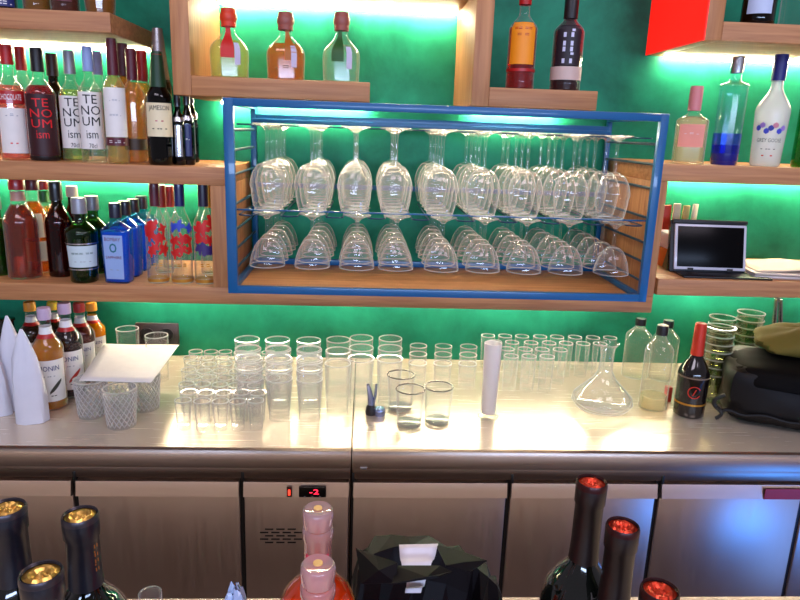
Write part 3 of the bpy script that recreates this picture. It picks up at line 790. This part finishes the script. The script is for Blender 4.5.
pts = [(xat(129, 1.92, .95), 1.92, CT), (xat(158, 1.86, .95), 1.86, CT)]
place(g, pts, ['plain tall glass behind the white paper, left of the socket', 'plain tall glass behind the white paper, below the socket'], 'tall glasses behind the paper')
# paper resting on the cut tumblers
zt = CT+.0985
cn = [on_z(79, 381, zt), on_z(151, 383, zt), on_z(179, 346, zt), on_z(104, 345, zt)]
o0 = sum(cn, Vector())/4
mb = MB(); rows = []
for i in range(9):
    u = i/8
    a = cn[0].lerp(cn[3], u); b = cn[1].lerp(cn[2], u)
    rows.append([(a.lerp(b, k/8)-o0)+Vector((0, 0, .0015+.004*max(0, u-.55)**1.0*4*(.3+.1*math.cos(k)))) for k in range(9)])
mb.grid(rows)
o = mb.build('paper_sheet', PW); sm = o.modifiers.new('thickness', 'SOLIDIFY'); sm.thickness = .0008; sm.offset = 1
o.location = o0; tag(o, 'white paper sheet lying across the diamond cut tumblers', 'paper')
# b) cluster of shot glasses
g = tumbler_mesh('shot_glass', .075, .0150, .0200, .0016, .014, CLEARB, 20)
pts, labs = [], []
for r in range(8):
    for c in range(5 if r < 3 else 6):
        y_ = 1.535+.052*r
        x = -.425+.0425*c-.010*r+(.010 if r % 2 else 0)
        if x < -.395 and r in (1, 2): x -= 0
        pts.append((x+random.uniform(-.003, .003), y_+random.uniform(-.004, .004), CT))
        labs.append('small shot glass in the cluster by the paper, %s row, %s from left' % (('front', 'second', 'third', 'fourth', 'fifth', 'sixth', 'seventh', 'back')[r], ORD[c]))
place(g, pts, labs, 'shot glasses left of the stacked glasses')
# c) stacked tall glasses
g = tumbler_mesh('stacking_glass', .110, .0255, .0335, .0018, .010, GLS, 28)
pts, labs = [], []
for c, px in enumerate((251, 279.5, 308)):
    for r in range(3):
        y_ = 1.60+.082*r
        x = xat(px, 1.60, .95)+ (-.002, .0, .004)[c]
        for k in range(3):
            pts.append((x*(1+.06*r), y_, CT+k*.0240+ .0002*k))
            labs.append('stacking glass %s of three, %s pile from left, %s row' % (('lowest', 'middle', 'top')[k], ORD[c], ('front', 'second', 'back')[r]))
place(g, pts, labs, 'stacked glasses on the counter')
g = tumbler_mesh('highball_glass', .138, .028, .034, mat=GLS)
pts = []; labs = []
for c, (px, nn) in enumerate(((338, 'right of the stacked piles'), (361, 'behind the steel pourer'), (390, 'behind the dark rimmed tumblers'))):
    for r in range(3):
        y_ = (1.68, 1.77, 1.86)[r] if c else (1.64, 1.74, 1.84)[r]
        pts.append((xat(px, 1.75, 1.0)*(1+.05*(r-1)), y_, CT+.02*(0)))
        labs.append('straight tall glass %s, %s of its file' % (nn, ('nearest', 'middle', 'rearmost')[r]))
place(g, pts, labs, 'straight tall glasses')
# d) three dark rimmed tumblers at the front
RG = tumbler_mesh('rocks_glass', .098, .030, .037, .0022, .012, GLS, 32)
bt = [(400, 412, 'rear left'), (409, 428, 'front left'), (437, 425, 'right')]
for i, (x, y, s) in enumerate(bt):
    P = on_z(x, y-3, CZ)
    t = empty('rocks_glass', (P.x, P.y, CT), 'wide tumbler with dark rim at the counter front, %s of three' % s, 'glass', 'dark rimmed tumblers')
    o = RG if i == 0 else RG.copy()
    if i: COL.objects.link(o)
    o.name = 'glass'; o.parent = t
    mb = MB(); mb.lathe([(.0372, .0960), (.0376, .0975), (.0372, .099), (.0345, .099), (.0340, .0972), (.0345, .096)], 32, cap0=False, cap1=False); mb.build('rim', plain((70, 62, 56), .25, .3), t)
    mb = MB(); mb.lathe([(.0285, .0022), (.0298, .003), (.0304, .0095), (.028, .0108), (0, .0108)], 28); mb.build('base', thin((214, 216, 210), .9, 1.4, .05, .12, white=.4), t)
# e) small tumblers near the wall
g = tumbler_mesh('water_glass', .072, .023, .027, mat=GLS)
pts, labs = [], []
for c, px in enumerate((418, 443, 468)):
    for r in range(3):
        y_ = (2.0, 1.92, 1.84)[r]
        pts.append((xat(px, 1.95, .95)*(y_/1.95), y_, CT)); labs.append('small water glass left of the frosted tube, %s column from left, %s row' % (ORD[c], ('back', 'middle', 'front')[r]))
place(g, pts, labs, 'small water glasses by the wall')
# f) slim glasses in rows
g = tumbler_mesh('slim_glass', .106, .0185, .0215, mat=GLS, n=24)
pts, labs = [], []
for r, (y_, pxs) in enumerate(((2.01, (488, 505, 522, 540, 557, 575, 593, 610)), (1.945, (495, 512, 531, 549, 566, 583, 600)), (1.88, (507, 525, 542, 560)), (1.815, (511, 529, 547)))):
    for c, px in enumerate(pxs):
        pts.append((xat(px, y_, 1.0), y_, CT)); labs.append('slim straight glass in the block behind the decanter, %s row, %s from left' % (('back', 'third', 'second', 'front')[r], ORD[c]))
place(g, pts, labs, 'slim glasses in rows')
# g) frosted tube glass with flared foot
P = on_z(488, 417, CZ)
t = empty('tube_glass', (P.x, P.y, CT), 'tall frosted white tube with flared clear foot', 'glass')
h = zat(489, 343, P.y)-CZ
FR2 = thin((250, 250, 250), .5, 2.5, .3, .72, (255, 250, 250), white=.4)
MB().lathe([(.017, .012), (.019, .02), (.0225, h), (.0205, h), (.017, .022)], 28, cap1=False).build('tube', FR2, t)
MB().lathe([(.026, 0), (.027, .004), (.018, .010), (.016, .0118)], 28).build('foot', CLEARB, t)
# steel pourer
P = on_z(371, 414, CZ)
t = empty('pour_spout', (P.x, P.y, CT), 'chrome pour spout with dark stopper standing left of the tumblers', 'pourer')
CH = plain((150, 165, 215), .15, 1.0)
MB().lathe([(.014, 0), (.015, .006), (.013, .02), (.008, .028)], 18).build('stopper', plain((30, 26, 30), .4), t)
MB().tube([(.0, 0, .026), (-.002, 0, .045), (-.006, -.004, .068), (-.010, -.012, .086)], [.009, .0075, .006, .004], 12).build('spout', CH, t)
MB().lathe([(.0135, 0), (.0145, .004), (.0145, .016), (.012, .02), (0, .02)], 18, off=(.022, -.006, 0)).build('cap_ball', CH, t)
MB().tube([(.006, 0, .03), (.010, 0, .05), (.012, -.002, .084)], [.004, .0035, .003], 8).build('air_tube', CH, t)
# h) decanter
P = on_z(601, 408, CZ)
t = empty('wine_decanter', (P.x, P.y, CT), 'clear wide based wine decanter with slanted flared neck', 'decanter')
h = zat(601, 343, P.y)-CZ
pr = [(.045, 0), (.07, .006), (.082, .022), (.078, .038), (.055, .062), (.032, .085), (.019, .11), (.0165, h*.8), (.020, h*.93), (.029, h)]
MB().lathe(pr+[(r-.002, z) for r, z in reversed(pr[3:])]+[(.076, .024), (.06, .009)], 40).build('glass', CLEARB, t, angle=70)
# i) lidded glass bottles
JG = thin((250, 250, 244), 1.0, 3.0, .05, .03, bump=60, white=.4)
for i, (px, Y, tp, wd, lab) in enumerate(((634, 1.95, 319, 25, 'clear glass bottle with black lid, left rear of three'), (661, 1.93, 321, 25, 'clear glass bottle with black lid, right rear of three'),
                                     (652, 1.70, 326, 27, 'clear glass bottle with black lid standing in front of two others'))):
    bottle('lidded_bottle', lab, px, Y, CT, tp, wd, 'jar', JG, fluid((248, 236, 200)) if i == 2 else None, .16, cBLK, .90, group='clear bottles with black lids')
# j) sparkling wine
t = bottle('sparkling_wine_bottle', 'dark sparkling wine bottle with orange red foil on the neck', 688, 1.66, CT, 324, 30, 'champ', plain((14, 8, 8), .12, 0, .6), None, .5, plain((206, 50, 24), .4, .2, .2), .67,
           stripes=[(.145, .165, gold), (.44, .455, plain((120, 100, 80), .4))])
H = zat(688, 324, 1.66)-CT; R = 15.5*depth((t.location.x, 1.66, 1.0))/F; prof = bprof(R, H, **KIND['champ'])
rows = []
RED_E = plain((200, 40, 20), .4)
mb = MB()
for i in range(25):
    a = .5+(2*PI-1.0)*i/24
    row = []
    for rr in (.017, .0145):
        u, v = rr*math.cos(a), rr*math.sin(a)
        z = .30*H+v; r = prad(prof, z)+.001
        th = (u+.006)/R
        row.append((r*math.sin(th), -r*math.cos(th), z))
    rows.append(row)
mb.grid(rows); mb.build('emblem', RED_E, t)
text_on('/', lambda u, v: ((prad(prof, .3*H)+.0012)*math.sin((u+.006)/R), -(prad(prof, .3*H)+.0012)*math.cos((u+.006)/R), .30*H+v), .010, .018, 'lettering', RED_E, t)
P = on_z(667, 401, CZ)
o = MB().box(-.008, .008, -.01, .01, 0, .045, .003).build('small_carton', plain((200, 50, 30), .45)); o.location = (P.x, P.y, CT); tag(o, 'small red packet between the lidded bottle and the sparkling wine', 'packet')
# k) piles of ribbed glasses at the right
g = tumbler_mesh('ribbed_glass', .085, .030, .0395, .0022, .010, thin((246, 246, 238), .9, 1.8, .06), 60, lambda a, z: 1+.012*math.cos(20*a), None, 8)
pts, labs = [], []
for c, (px, y_, n_) in enumerate(((712, 1.76, 7), (716, 1.95, 6), (743, 1.93, 7))):
    x = xat(px, y_, .95)
    for k in range(n_):
        pts.append((x+random.uniform(-.001, .001), y_, CT+k*.0225)); labs.append('ribbed tumbler %s from the bottom, pile %s' % (ORD[k], ('right of the sparkling wine', 'rear by the wall', 'behind the black bag')[c]))
place(g, pts, labs, 'nested ribbed tumblers')

# ------------------------------------------------------------------ syrups and white bags at the left
G5 = 'syrup bottles on the counter'
def syrup(px, Y, tp, wd, liq, lab, logo=None, capc=None, text=True, g=None):
    t = bottle('syrup_bottle', lab, px, Y, CT, tp, wd, 'syrup', g, liq, .74, capc or plain((196, 170, 196), .4), .90, group=G5,
           labels=[(.10, .52, 1.15, PW)], stripes=[(.76, .83, WHITEP), (.72, .76, cRED)], texts=[('MONIN', .44, 1.3, .05, INKB), ('- -- -', .36, .7, .008, cGRY), ('- --', .16, .7, .008, INK)] if text else [])
    if logo:
        H = zat(px, tp, Y)-CT; R = wd/2*depth((t.location.x, Y, CT+.1))/F; prof = bprof(R, H, **KIND['syrup'])
        m_ = MB(); rows = []
        for u in range(7):
            f = -1+u/3
            hw = .16*math.sqrt(max(.01, 1-f*f)); z = (.25+f*.07)*H; r = prad(prof, z)+.0014
            rows.append([(r*math.sin(a+.35+f*.4), -r*math.cos(a+.35+f*.4), z) for a in (-hw, 0, hw)])
        m_.grid(rows); m_.build('label_picture', logo, t)
syrup(53, 1.66, 309, 29, fluid((240, 170, 50), .45), 'golden syrup bottle with white label, nearest of the syrups', plain((60, 60, 50), .5))
syrup(72, 1.745, 304, 28, fluid((66, 22, 10)), 'dark brown syrup bottle with white label showing a red fruit', plain((170, 40, 30), .5))
syrup(85, 1.86, 304, 25, fluid((120, 20, 10)), 'dark red syrup bottle third in the syrup row', None, cRED)
syrup(96, 1.96, 304, 24, thin((255, 220, 60), .5, 3, .02, .7, (255, 190, 10)), 'bright yellow syrup bottle at the back of the syrup row', None, plain((230, 150, 30), .4), True, thin((250, 220, 120), .8, 3))
syrup(37, 1.86, 303, 25, fluid((90, 50, 14)), 'brown syrup bottle with orange collar behind the white bag', None, plain((232, 150, 40), .4), False)
syrup(58, 1.97, 303, 23, fluid((80, 60, 20)), 'syrup bottle with yellow cap seen between two nearer syrups', None, plain((230, 180, 40), .4), False)
def white_bag(px, py, ht, wd, label, seed, tilt):
    P = on_z(px, py, CZ)
    random.seed(seed)
    o_ = MB()
    prof = [(1.0, 0), (1.0, .03), (.97, .25), (.90, .5), (.72, .7), (.42, .86), (.22, .95), (.08, 1.0)]
    R = wd/2*depth((P.x, P.y, .97))/F
    ph = [random.uniform(0, 6) for _ in range(4)]
    o_.lathe([(r*R, z*ht) for r, z in prof], 26, p=3.0, sy=.6, rfun=lambda a, z: 1+.05*math.sin(3*a+ph[0]+z*18)+.035*math.sin(7*a+ph[1]-z*30))
    o = o_.build('paper_bag', plain((226, 226, 236), .6, name='paper'), angle=25)
    o.location = (P.x, P.y, CT); o.rotation_euler = (0, tilt, .2)
    tag(o, label, 'bag', 'white paper bags')
white_bag(33, 421, .235, 30, 'pointed white paper bag standing before the golden syrup', 3, -.02)
white_bag(20, 408, .245, 25, 'pointed white paper bag behind the nearer white one', 11, -.03)
white_bag(-3, 414, .185, 28, 'white paper bag cut off by the left edge of the photo', 5, 0)
t = bottle('wine_bottle', 'dark glossy bottle behind the white bags at the left edge', 12, 1.88, CT, 308, 36, 'rum', plain((12, 18, 14), .12, 0, .6), None, .5, None, .8, Zt=CT+.17)

# wall socket
A, B = on_y(136, 322, WY), on_y(180, 345, WY)
t = empty('wall_socket', ((A.x+B.x)/2, WY, (A.z+B.z)/2), 'dark grey double wall socket on the green wall', 'socket')
hw, hh = (B.x-A.x)/2, (A.z-B.z)/2
board('plate', plain((58, 52, 54), .4), -hw, hw, -.012, -.0005, -hh, hh, t, .003)
for sx in (-hw*.45, hw*.45):
    o = MB().lathe([(.022, 0), (.022, .003), (.019, .0032), (.018, -.004+.0045), (0, .0006)], 24).build('outlet', plain((16, 15, 16), .4), t); o.rotation_euler = (PI/2, 0, 0); o.location = (sx, -.0122, 0)
    for dx in (-.0095, .0095):
        p_ = MB().lathe([(.0026, 0), (.0026, .0012), (0, .0012)], 10).build('pin_hole', BLACK, o); p_.location = (dx, 0, .0034)

# ------------------------------------------------------------------ right lower shelf: tablet, packets, laptop
PT = on_z(705, 277, Z_LR)
Yt = 1.80
X0, X1 = xat(674, Yt, Z_LR), xat(744, Yt, Z_LR)
wT = X1-X0
hT = (zat(700, 223, Yt+.03)-Z_LR)
t = empty('tablet', ((X0+X1)/2, Yt, Z_LR), 'tablet with white bezel propped in an open black folding case', 'tablet', None, -.05)
tilt = math.radians(-14)
def lean(o): o.rotation_euler = (tilt, 0, 0); o.location = (0, 0, .008)
hT_ = hT/math.cos(tilt)
c = board('case_back', plain((14, 13, 18), .5), -wT/2-.010, wT/2+.002, .0062, .013, -.002, hT_, t, .003); lean(c)
d = board('bezel', plain((206, 204, 216), .3, 0, .2), -wT/2, wT/2, -.001, .006, .004, hT_-.012, t, .0025); lean(d)
SCR = plain((4, 4, 6), .25, name='dark_screen'); SCR.node_tree.nodes['Principled BSDF'].inputs['Specular IOR Level'].default_value = .12
s_ = board('screen', SCR, -wT/2+.008, wT/2-.008, -.0022, -.0011, .012, hT_-.019, t, .0005); lean(s_)
st = board('clip_strap', plain((14, 13, 18), .5), -wT/2-.006, wT/2+.001, -.0035, .0061, hT_-.010, hT_, t, .001); lean(st)
for sx in (-.55, .55):
    q_ = board('clip_strap', plain((14, 13, 18), .5), sx*wT/2-.008, sx*wT/2+.008, -.004, -.0023, .001, .009, t, .0005); lean(q_)
board('case_flap', plain((14, 13, 18), .5), -wT/2+.004, wT/2+.045, -.062, .016, .0004, .006, t, .002)
mb = MB(); mb.grid([[(-wT/2-.008, .02, .004), (-wT/2-.004, .075, .004), (wT/2-.02, .075, .004)], [(-wT/2-.008, .02+.035, hT*.95), (-wT/2, .05, hT*.6), (wT/2-.02, .045, hT*.6)]])
o = mb.build('case_stand', plain((14, 13, 18), .5), t)
# packets behind the tablet
t = empty('packet_box', (xat(665, 1.93, Z_LR), 1.93, Z_LR), 'orange and white box of small packets left of the tablet', 'box')
board('box', plain((214, 110, 50), .5), -.022, .022, -.045, .045, 0, .055, t, .002)
board('box_top', plain((214, 206, 226), .5), -.022, .022, -.045, .045, .0555, .10, t, .002)
for k, (px, c, nme) in enumerate(((667, (214, 60, 30), 'orange sugar packet at the left behind the tablet'), (675, (236, 220, 180), 'cream sugar packet left of middle behind the tablet'), (683, (220, 190, 120), 'tan sugar packet right of middle behind the tablet'), (691, (236, 226, 200), 'pale sugar packet at the right behind the tablet'))):
    x = xat(px, 1.99, 1.36)
    o = MB().box(-.012, .012, -.004, .004, 0, .172+.005*(k % 2), .002).build('sugar_packet', plain(c, .5)); o.location = (x, 1.99, Z_LR); o.rotation_euler = (0, .03*(k-1.5), .2*k)
    tag(o, nme, 'packet', 'sugar packets behind the tablet')
# pale laptop with papers at the right
xl = xat(747, 1.80, Z_LR)
t = empty('laptop', (xl+.16, 1.84, Z_LR), 'closed silver laptop under a sheet of white paper at the right edge', 'laptop', None, -.10)
board('base', plain((190, 178, 172), .35, .3), -.155, .155, -.10, .11, 0, .010, t, .004)
board('lid', plain((214, 200, 190), .4), -.155, .155, -.10, .11, .0105, .016, t, .003)
mb = MB(); rows = []
for i in range(9):
    rows.append([(-.14+.29*k/10, -.085+.18*i/8, .0175+.008*math.sin(k*.35)*(1-abs(i-4)/6)+.006*math.exp(-((k-5)/2)**2)) for k in range(11)])
mb.grid(rows); o = mb.build('loose_paper', plain((240, 220, 196), .6), t); sm = o.modifiers.new('thickness', 'SOLIDIFY'); sm.thickness = .001; sm.offset = 1

# ------------------------------------------------------------------ black bag, cloth and tongs at the right of the counter
def blob_mesh(sx, sy, sz, p, seed, amp, nu=40, nv=22, drop=None):
    random.seed(seed)
    ph = [random.uniform(0, 6.3) for _ in range(8)]
    rows = []
    for j in range(nv+1):
        v = -PI/2+PI*j/nv
        row = []
        for i in range(nu):
            a = 2*PI*i/nu
            cx_, cy_, cz_ = math.cos(v)*math.cos(a), math.cos(v)*math.sin(a), math.sin(v)
            k = 1/((abs(cx_)**p+abs(cy_)**p+abs(cz_)**p)**(1/p))
            k *= 1+amp*(math.sin(3*a+ph[0]+4*v)+.6*math.sin(7*a+ph[1]-5*v)+.5*math.sin(11*a+ph[2]+9*v))
            z = sz*k*cz_
            row.append((sx*k*cx_, sy*k*cy_, z))
        rows.append(row)
    return rows
BAGM = plain((11, 8, 8), .5, name='leather'); BAGM.node_tree.nodes['Principled BSDF'].inputs['Specular IOR Level'].default_value = .25
FLAPM = plain((9, 7, 6), .75, name='leather'); FLAPM.node_tree.nodes['Principled BSDF'].inputs['Specular IOR Level'].default_value = .10
Pb = on_z(752, 425, CZ)
t = empty('black_bag', (Pb.x+.150, 1.655, CT), 'black leather bag lying at the right end of the steel counter', 'bag', None, -.42)
mb = MB(); mb.grid([[(x, y, z+.078) for x, y, z in r] for r in blob_mesh(.19, .135, .078, 7.0, 4, .010)], True); mb.build('body', BAGM, t)
mb = MB(); mb.grid([[(x+.01, y-.018, max(z, -.02)+.128) for x, y, z in r] for r in blob_mesh(.185, .125, .034, 4.0, 9, .02)], True); mb.build('flap', FLAPM, t)
mb = MB(); mb.tube([(-.19+.18*k/12-.02*math.sin(PI*k/12), -.142, .035+.004*math.sin(k)) for k in range(13)], .005, 8); mb.build('piping', BAGM, t)
mb = MB(); mb.tube([(-.185-.024*math.sin(PI*k/10), -.115, .02+.05*k/10) for k in range(11)], .006, 8); mb.build('strap_loop', BLACK, t)
mb = MB(); mb.tube([(-.2+.012*math.sin(PI*k/10), -.125, .004+.03*k/10) for k in range(11)], .005, 8); mb.build('strap_loop', BLACK, t)
o = MB(); o.grid([[(x, y, z+.037) for x, y, z in r] for r in blob_mesh(.125, .10, .036, 2.6, 12, .05)], True)
c = o.build('folded_cloth', plain((104, 90, 26), .85, name='cloth')); Pc = on_y(800, 350, 1.72)
c.location = (Pb.x+.195, 1.72, CT+.163); c.rotation_euler = (0, -.12, -.2); tag(c, 'olive green folded cloth on top of the black bag', 'cloth')
Xg = xat(775, 1.98, 1.05)
t = empty('bar_tongs', (Xg+.005, 1.98, CT), 'steel tongs standing upright in a tumbler behind the olive cloth', 'tongs')
H = zat(770, 299, 1.98)-CT
for s in (-1, 1):
    MB().tube([(.008*s+.012, 0, .012), (.012*s+.004, 0, H*.5), (.007*s-.012, 0, H)], [.004, .008, .006], 8).build('arm', plain((200, 196, 190), .2, 1.0), t)
MB().lathe([(.006, -.008), (.008, 0), (.006, .008)], 12, off=(-.012, 0, H)).build('hinge', plain((120, 110, 100), .3, 1.0), t)
o = tumbler_mesh('tumbler', .10, .028, .034, mat=GLS); o.location = (Xg+.01, 1.98, CT-.0001); tag(o, 'clear tumbler holding the steel tongs by the wall', 'glass')

# ------------------------------------------------------------------ foreground bottles on the bar
BT = BZ+.0005
def foil(px, py, Y, d, label, capc, topc, body, rim, zsh=.62, textc=None, shoulder=.040):
    P = on_y(px, py, Y)
    H = P.z-BT
    t = empty('wine_bottle', (P.x, Y, BT), label, 'bottle', 'wine bottles on the front bar', -math.atan2(P.x, Y))
    rn = d/2
    R = shoulder
    pr = [(R*.93, 0), (R, .008), (R, H*.56), (R*.98, H*.60), (R*.88, H*.645), (R*.66, H*.685), (rn*1.05, H*.73), (rn*.9, H*.78), (rn*.86, H-.004)]
    MB().lathe(pr, 32).build('glass', body, t)
    cp = [(rn*1.0+.0005, H*.74), (rn*.97, H*.80), (rn*.95, H-.024), (rn*1.04, H-.022), (rn*1.05, H-.006), (rn*1.0, H-.001), (rn*.90, H+.0006)]
    MB().lathe(cp, 32, cap0=False, cap1=False).build('capsule', capc, t)
    mb = MB()
    rows = []
    for i in range(7):
        r = rn*.93*i/6
        rows.append([(max(r, .0001)*math.cos(2*PI*k/28), max(r, .0001)*math.sin(2*PI*k/28), H-.0008+.0016*(random.random()-.5)*(0 < i < 6)+.0015*math.cos(i*1.7)) for k in range(28)])
    mb.grid(rows, True); mb.build('foil_top', topc, t, angle=15)
    MB().lathe([(rn*.90, H-.001), (rn*1.0, H+.0012), (rn*1.055, H-.001), (rn*1.06, H-.005)], 32, cap0=False, cap1=False).build('rim', rim, t)
    if textc: text_on('= -= =- =', lambda u, v: ((rn*.96+.0008)*math.sin(.75+v/rn), -(rn*.96+.0008)*math.cos(.75+v/rn), H*.855+u), H*.10, rn*.30, 'lettering', textc, t)
    return t
cCAP = plain((8, 9, 26), .42, 0, .15); GT = plain((230, 176, 90), .28, .9); dkG = plain((10, 14, 10), .08, 0, .6); RIMG = plain((70, 62, 66), .3, .6)
foil(6, 508, .60, .0345, 'navy capsuled wine bottle cut off by the left edge', cCAP, GT, dkG, RIMG)
foil(80, 515, .60, .0325, 'navy capsuled wine bottle with gold lettering down the neck', cCAP, GT, thin((70, 90, 30), .85, 2.0), RIMG, textc=plain((200, 120, 50), .4, .5))
foil(41, 573, .505, .0330, 'navy capsuled wine bottle nearest the camera at left', cCAP, GT, dkG, RIMG)
RT_ = plain((226, 70, 44), .3, .8); cBR = plain((26, 11, 10), .42, .0, .1); RIMB = plain((60, 20, 20), .3, .4)
foil(592, 482, .60, .0295, 'tall wine bottle with dark capsule and red foil top', cBR, RT_, dkG, RIMB)
foil(623, 526, .555, .0300, 'wine bottle with dark capsule right of the tallest red topped one', cBR, RT_, dkG, RIMB)
foil(660, 590, .485, .0310, 'wine bottle with red foil top lowest in the right corner', cBR, RT_, dkG, RIMB)
PKC = thin((255, 226, 228), .8, 1.8, .08, .36, (255, 222, 226))
for px, py, Y, d, lab in ((318, 508, .585, .0285, 'rose bottle with clear pink stopper, further of two'), (318, 563, .50, .0285, 'rose bottle with clear pink stopper, nearer of two')):
    P = on_y(px, py, Y); H = P.z-BT
    t = empty('rose_bottle', (P.x, Y, BT), lab, 'bottle', 'rose bottles on the front bar')
    rn = d/2; R = .040
    pr = [(R*.93, 0), (R, .008), (R, H*.60), (R*.97, H*.655), (R*.84, H*.70), (R*.60, H*.735), (rn*.98, H*.765), (rn*.88, H*.80), (rn*.84, H-.034)]
    MB().lathe(pr, 32).build('glass', thin((255, 220, 180), .8, 2.4), t)
    lp = [(r-.002, max(z, .004)) for r, z in pr[:7]]
    MB().lathe(lp, 32).build('liquid', ROSE, t)
    MB().lathe([(rn*.9, H-.10), (rn*.98, H-.034), (rn*1.06, H-.030), (rn*1.06, H-.022), (rn*.96, H-.020)], 28, cap0=False, cap1=False).build('neck_sleeve', PKC, t)
    MB().lathe([(rn*.96, H-.0195), (rn*1.0, H-.016), (rn*1.06, H-.008), (rn*1.02, H-.002), (rn*.9, H), (rn*.4, H-.001), (0, H-.001)], 28).build('stopper', PKC, t)
    MB().lathe([(rn*.30, H-.0004), (rn*.28, H+.0008), (0, H+.001)], 16).build('stopper_dot', plain((240, 190, 110), .4), t)
    mb = MB(); mb.grid([[((rn*1.0)*math.sin(a), -(rn*1.0)*math.cos(a), z) for a in [-.9+1.8*k/8 for k in range(9)]] for z in (H-.052, H-.044)]); mb.build('neck_label', plain((226, 60, 90), .4), t)

# small clear pourer top, blue white wrapper
P = on_y(150, 593, .55)
t = empty('bottle_pourer', (P.x, .55, BT), 'small clear bottle top just showing between the wine and rose bottles', 'bottle')
MB().lathe([(.030, 0), (.030, .15), (.012, P.z-BT-.06), (.008, P.z-BT-.03), (.0105, P.z-BT-.012), (.0105, P.z-BT), (.004, P.z-BT+.004), (0, P.z-BT+.004)], 24).build('glass', CLEARB, t)
P = on_y(236, 594, .62)
t = MB(); t.grid([[(x, y, z*1.0+.0) for x, y, z in r] for r in blob_mesh(.020, .016, .10, 2.2, 31, .06, 22, 14)], True)
o = t.build('crumpled_wrapper', plain((176, 196, 232), .3, 0, .3), angle=20); o.location = (P.x, .62, P.z-.095); tag(o, 'pale blue white crumpled plastic wrapper at the bottom edge', 'wrapper')
z_ = P.z-.195
if z_ > BT:
    for v in o.data.vertices:
        if v.co.z < 0: v.co.z *= (P.z-.095-BT)/.10

# black plastic sack with receipts
random.seed(21)
Ys = .66
def sp(px, py, Y): return on_y(px, py, Y)
o0 = Vector((sp(425, 590, Ys).x, Ys, BT))
t = empty('black_sack', o0, 'crumpled black plastic sack with white receipts on it in the foreground', 'sack')
ridge = [(354, 600), (359, 562), (372, 554), (392, 547), (415, 545), (440, 546), (462, 557), (474, 564), (482, 573), (496, 582), (502, 600)]
mb = MB(); rows = []
prof_y = [(-.10, .0), (-.085, .35), (-.055, .62), (-.025, .85), (0.0, 1.0), (.03, .97), (.06, .70), (.085, .35), (.10, 0.0)]
for yy, f in prof_y:
    row = []
    for k in range(14):
        u = k/13*(len(ridge)-1); i = min(int(u), len(ridge)-2); fr = u-i
        px = ridge[i][0]+(ridge[i+1][0]-ridge[i][0])*fr; py = ridge[i][1]+(ridge[i+1][1]-ridge[i][1])*fr
        P = sp(px, min(py, 596), Ys)
        z = (P.z-BT)*f + (random.uniform(-.006, .006) if 0 < f < 1 else 0)
        row.append((P.x-o0.x+random.uniform(-.004, .004)*(f < 1), yy+random.uniform(-.014, .014)*(0 < f < 1), max(0, z)))
    rows.append(row)
SACK = plain((17, 13, 16), .5, 0, .0, name='black_plastic')
SACK.node_tree.nodes['Principled BSDF'].inputs['Specular IOR Level'].default_value = .10
mb.grid(rows); mb.build('sack', SACK, t, smooth=False)
def flap(pts, nme):
    bm = bmesh.new()
    vs = [bm.verts.new(sp(px, py, Y)-o0) for px, py, Y in pts]
    c = bm.verts.new(sum((v.co for v in vs), Vector())/len(vs)+Vector((.002, -.012, .004)))
    for a, b in zip(vs, vs[1:]+vs[:1]): bm.faces.new((a, b, c))
    bmesh.ops.recalc_face_normals(bm, faces=bm.faces[:])
    me = bpy.data.meshes.new(nme); bm.to_mesh(me); bm.free()
    o = link(nme, me, SACK, t); sm = o.modifiers.new('thickness', 'SOLIDIFY'); sm.thickness = .0015; sm.offset = 0
flap([(356, 548, Ys-.03), (376, 556, Ys-.05), (398, 563, Ys-.075), (396, 583, Ys-.09), (362, 584, Ys-.07)], 'loose_flap')
flap([(436, 545, Ys-.01), (462, 552, Ys-.03), (487, 561, Ys-.05), (470, 572, Ys-.065), (446, 566, Ys-.06)], 'loose_flap')
flap([(396, 566, Ys-.07), (440, 566, Ys-.08), (452, 572, Ys-.085), (438, 577, Ys-.10), (392, 584, Ys-.095)], 'loose_flap')
def receipt(corners, name, mat):
    mb = MB(); a, b, c, d = [Vector(p)-o0 for p in corners]
    rows = [[(a.lerp(d, i/6).lerp(b.lerp(c, i/6), k/4))+Vector((0, 0, .003*math.sin(i*1.3))) for k in range(5)] for i in range(7)]
    mb.grid(rows); o = mb.build(name, mat, t); sm = o.modifiers.new('thickness', 'SOLIDIFY'); sm.thickness = .0006
    return o
receipt([sp(402, 570, Ys-.050), sp(430, 569, Ys-.05), sp(438, 546, Ys-.012), sp(399, 547, Ys-.012)], 'receipt', plain((232, 224, 230), .6))
receipt([sp(405, 593, Ys-.088), sp(421, 593, Ys-.088), sp(427, 576, Ys-.070), sp(407, 582, Ys-.070)], 'receipt', plain((232, 224, 230), .6))
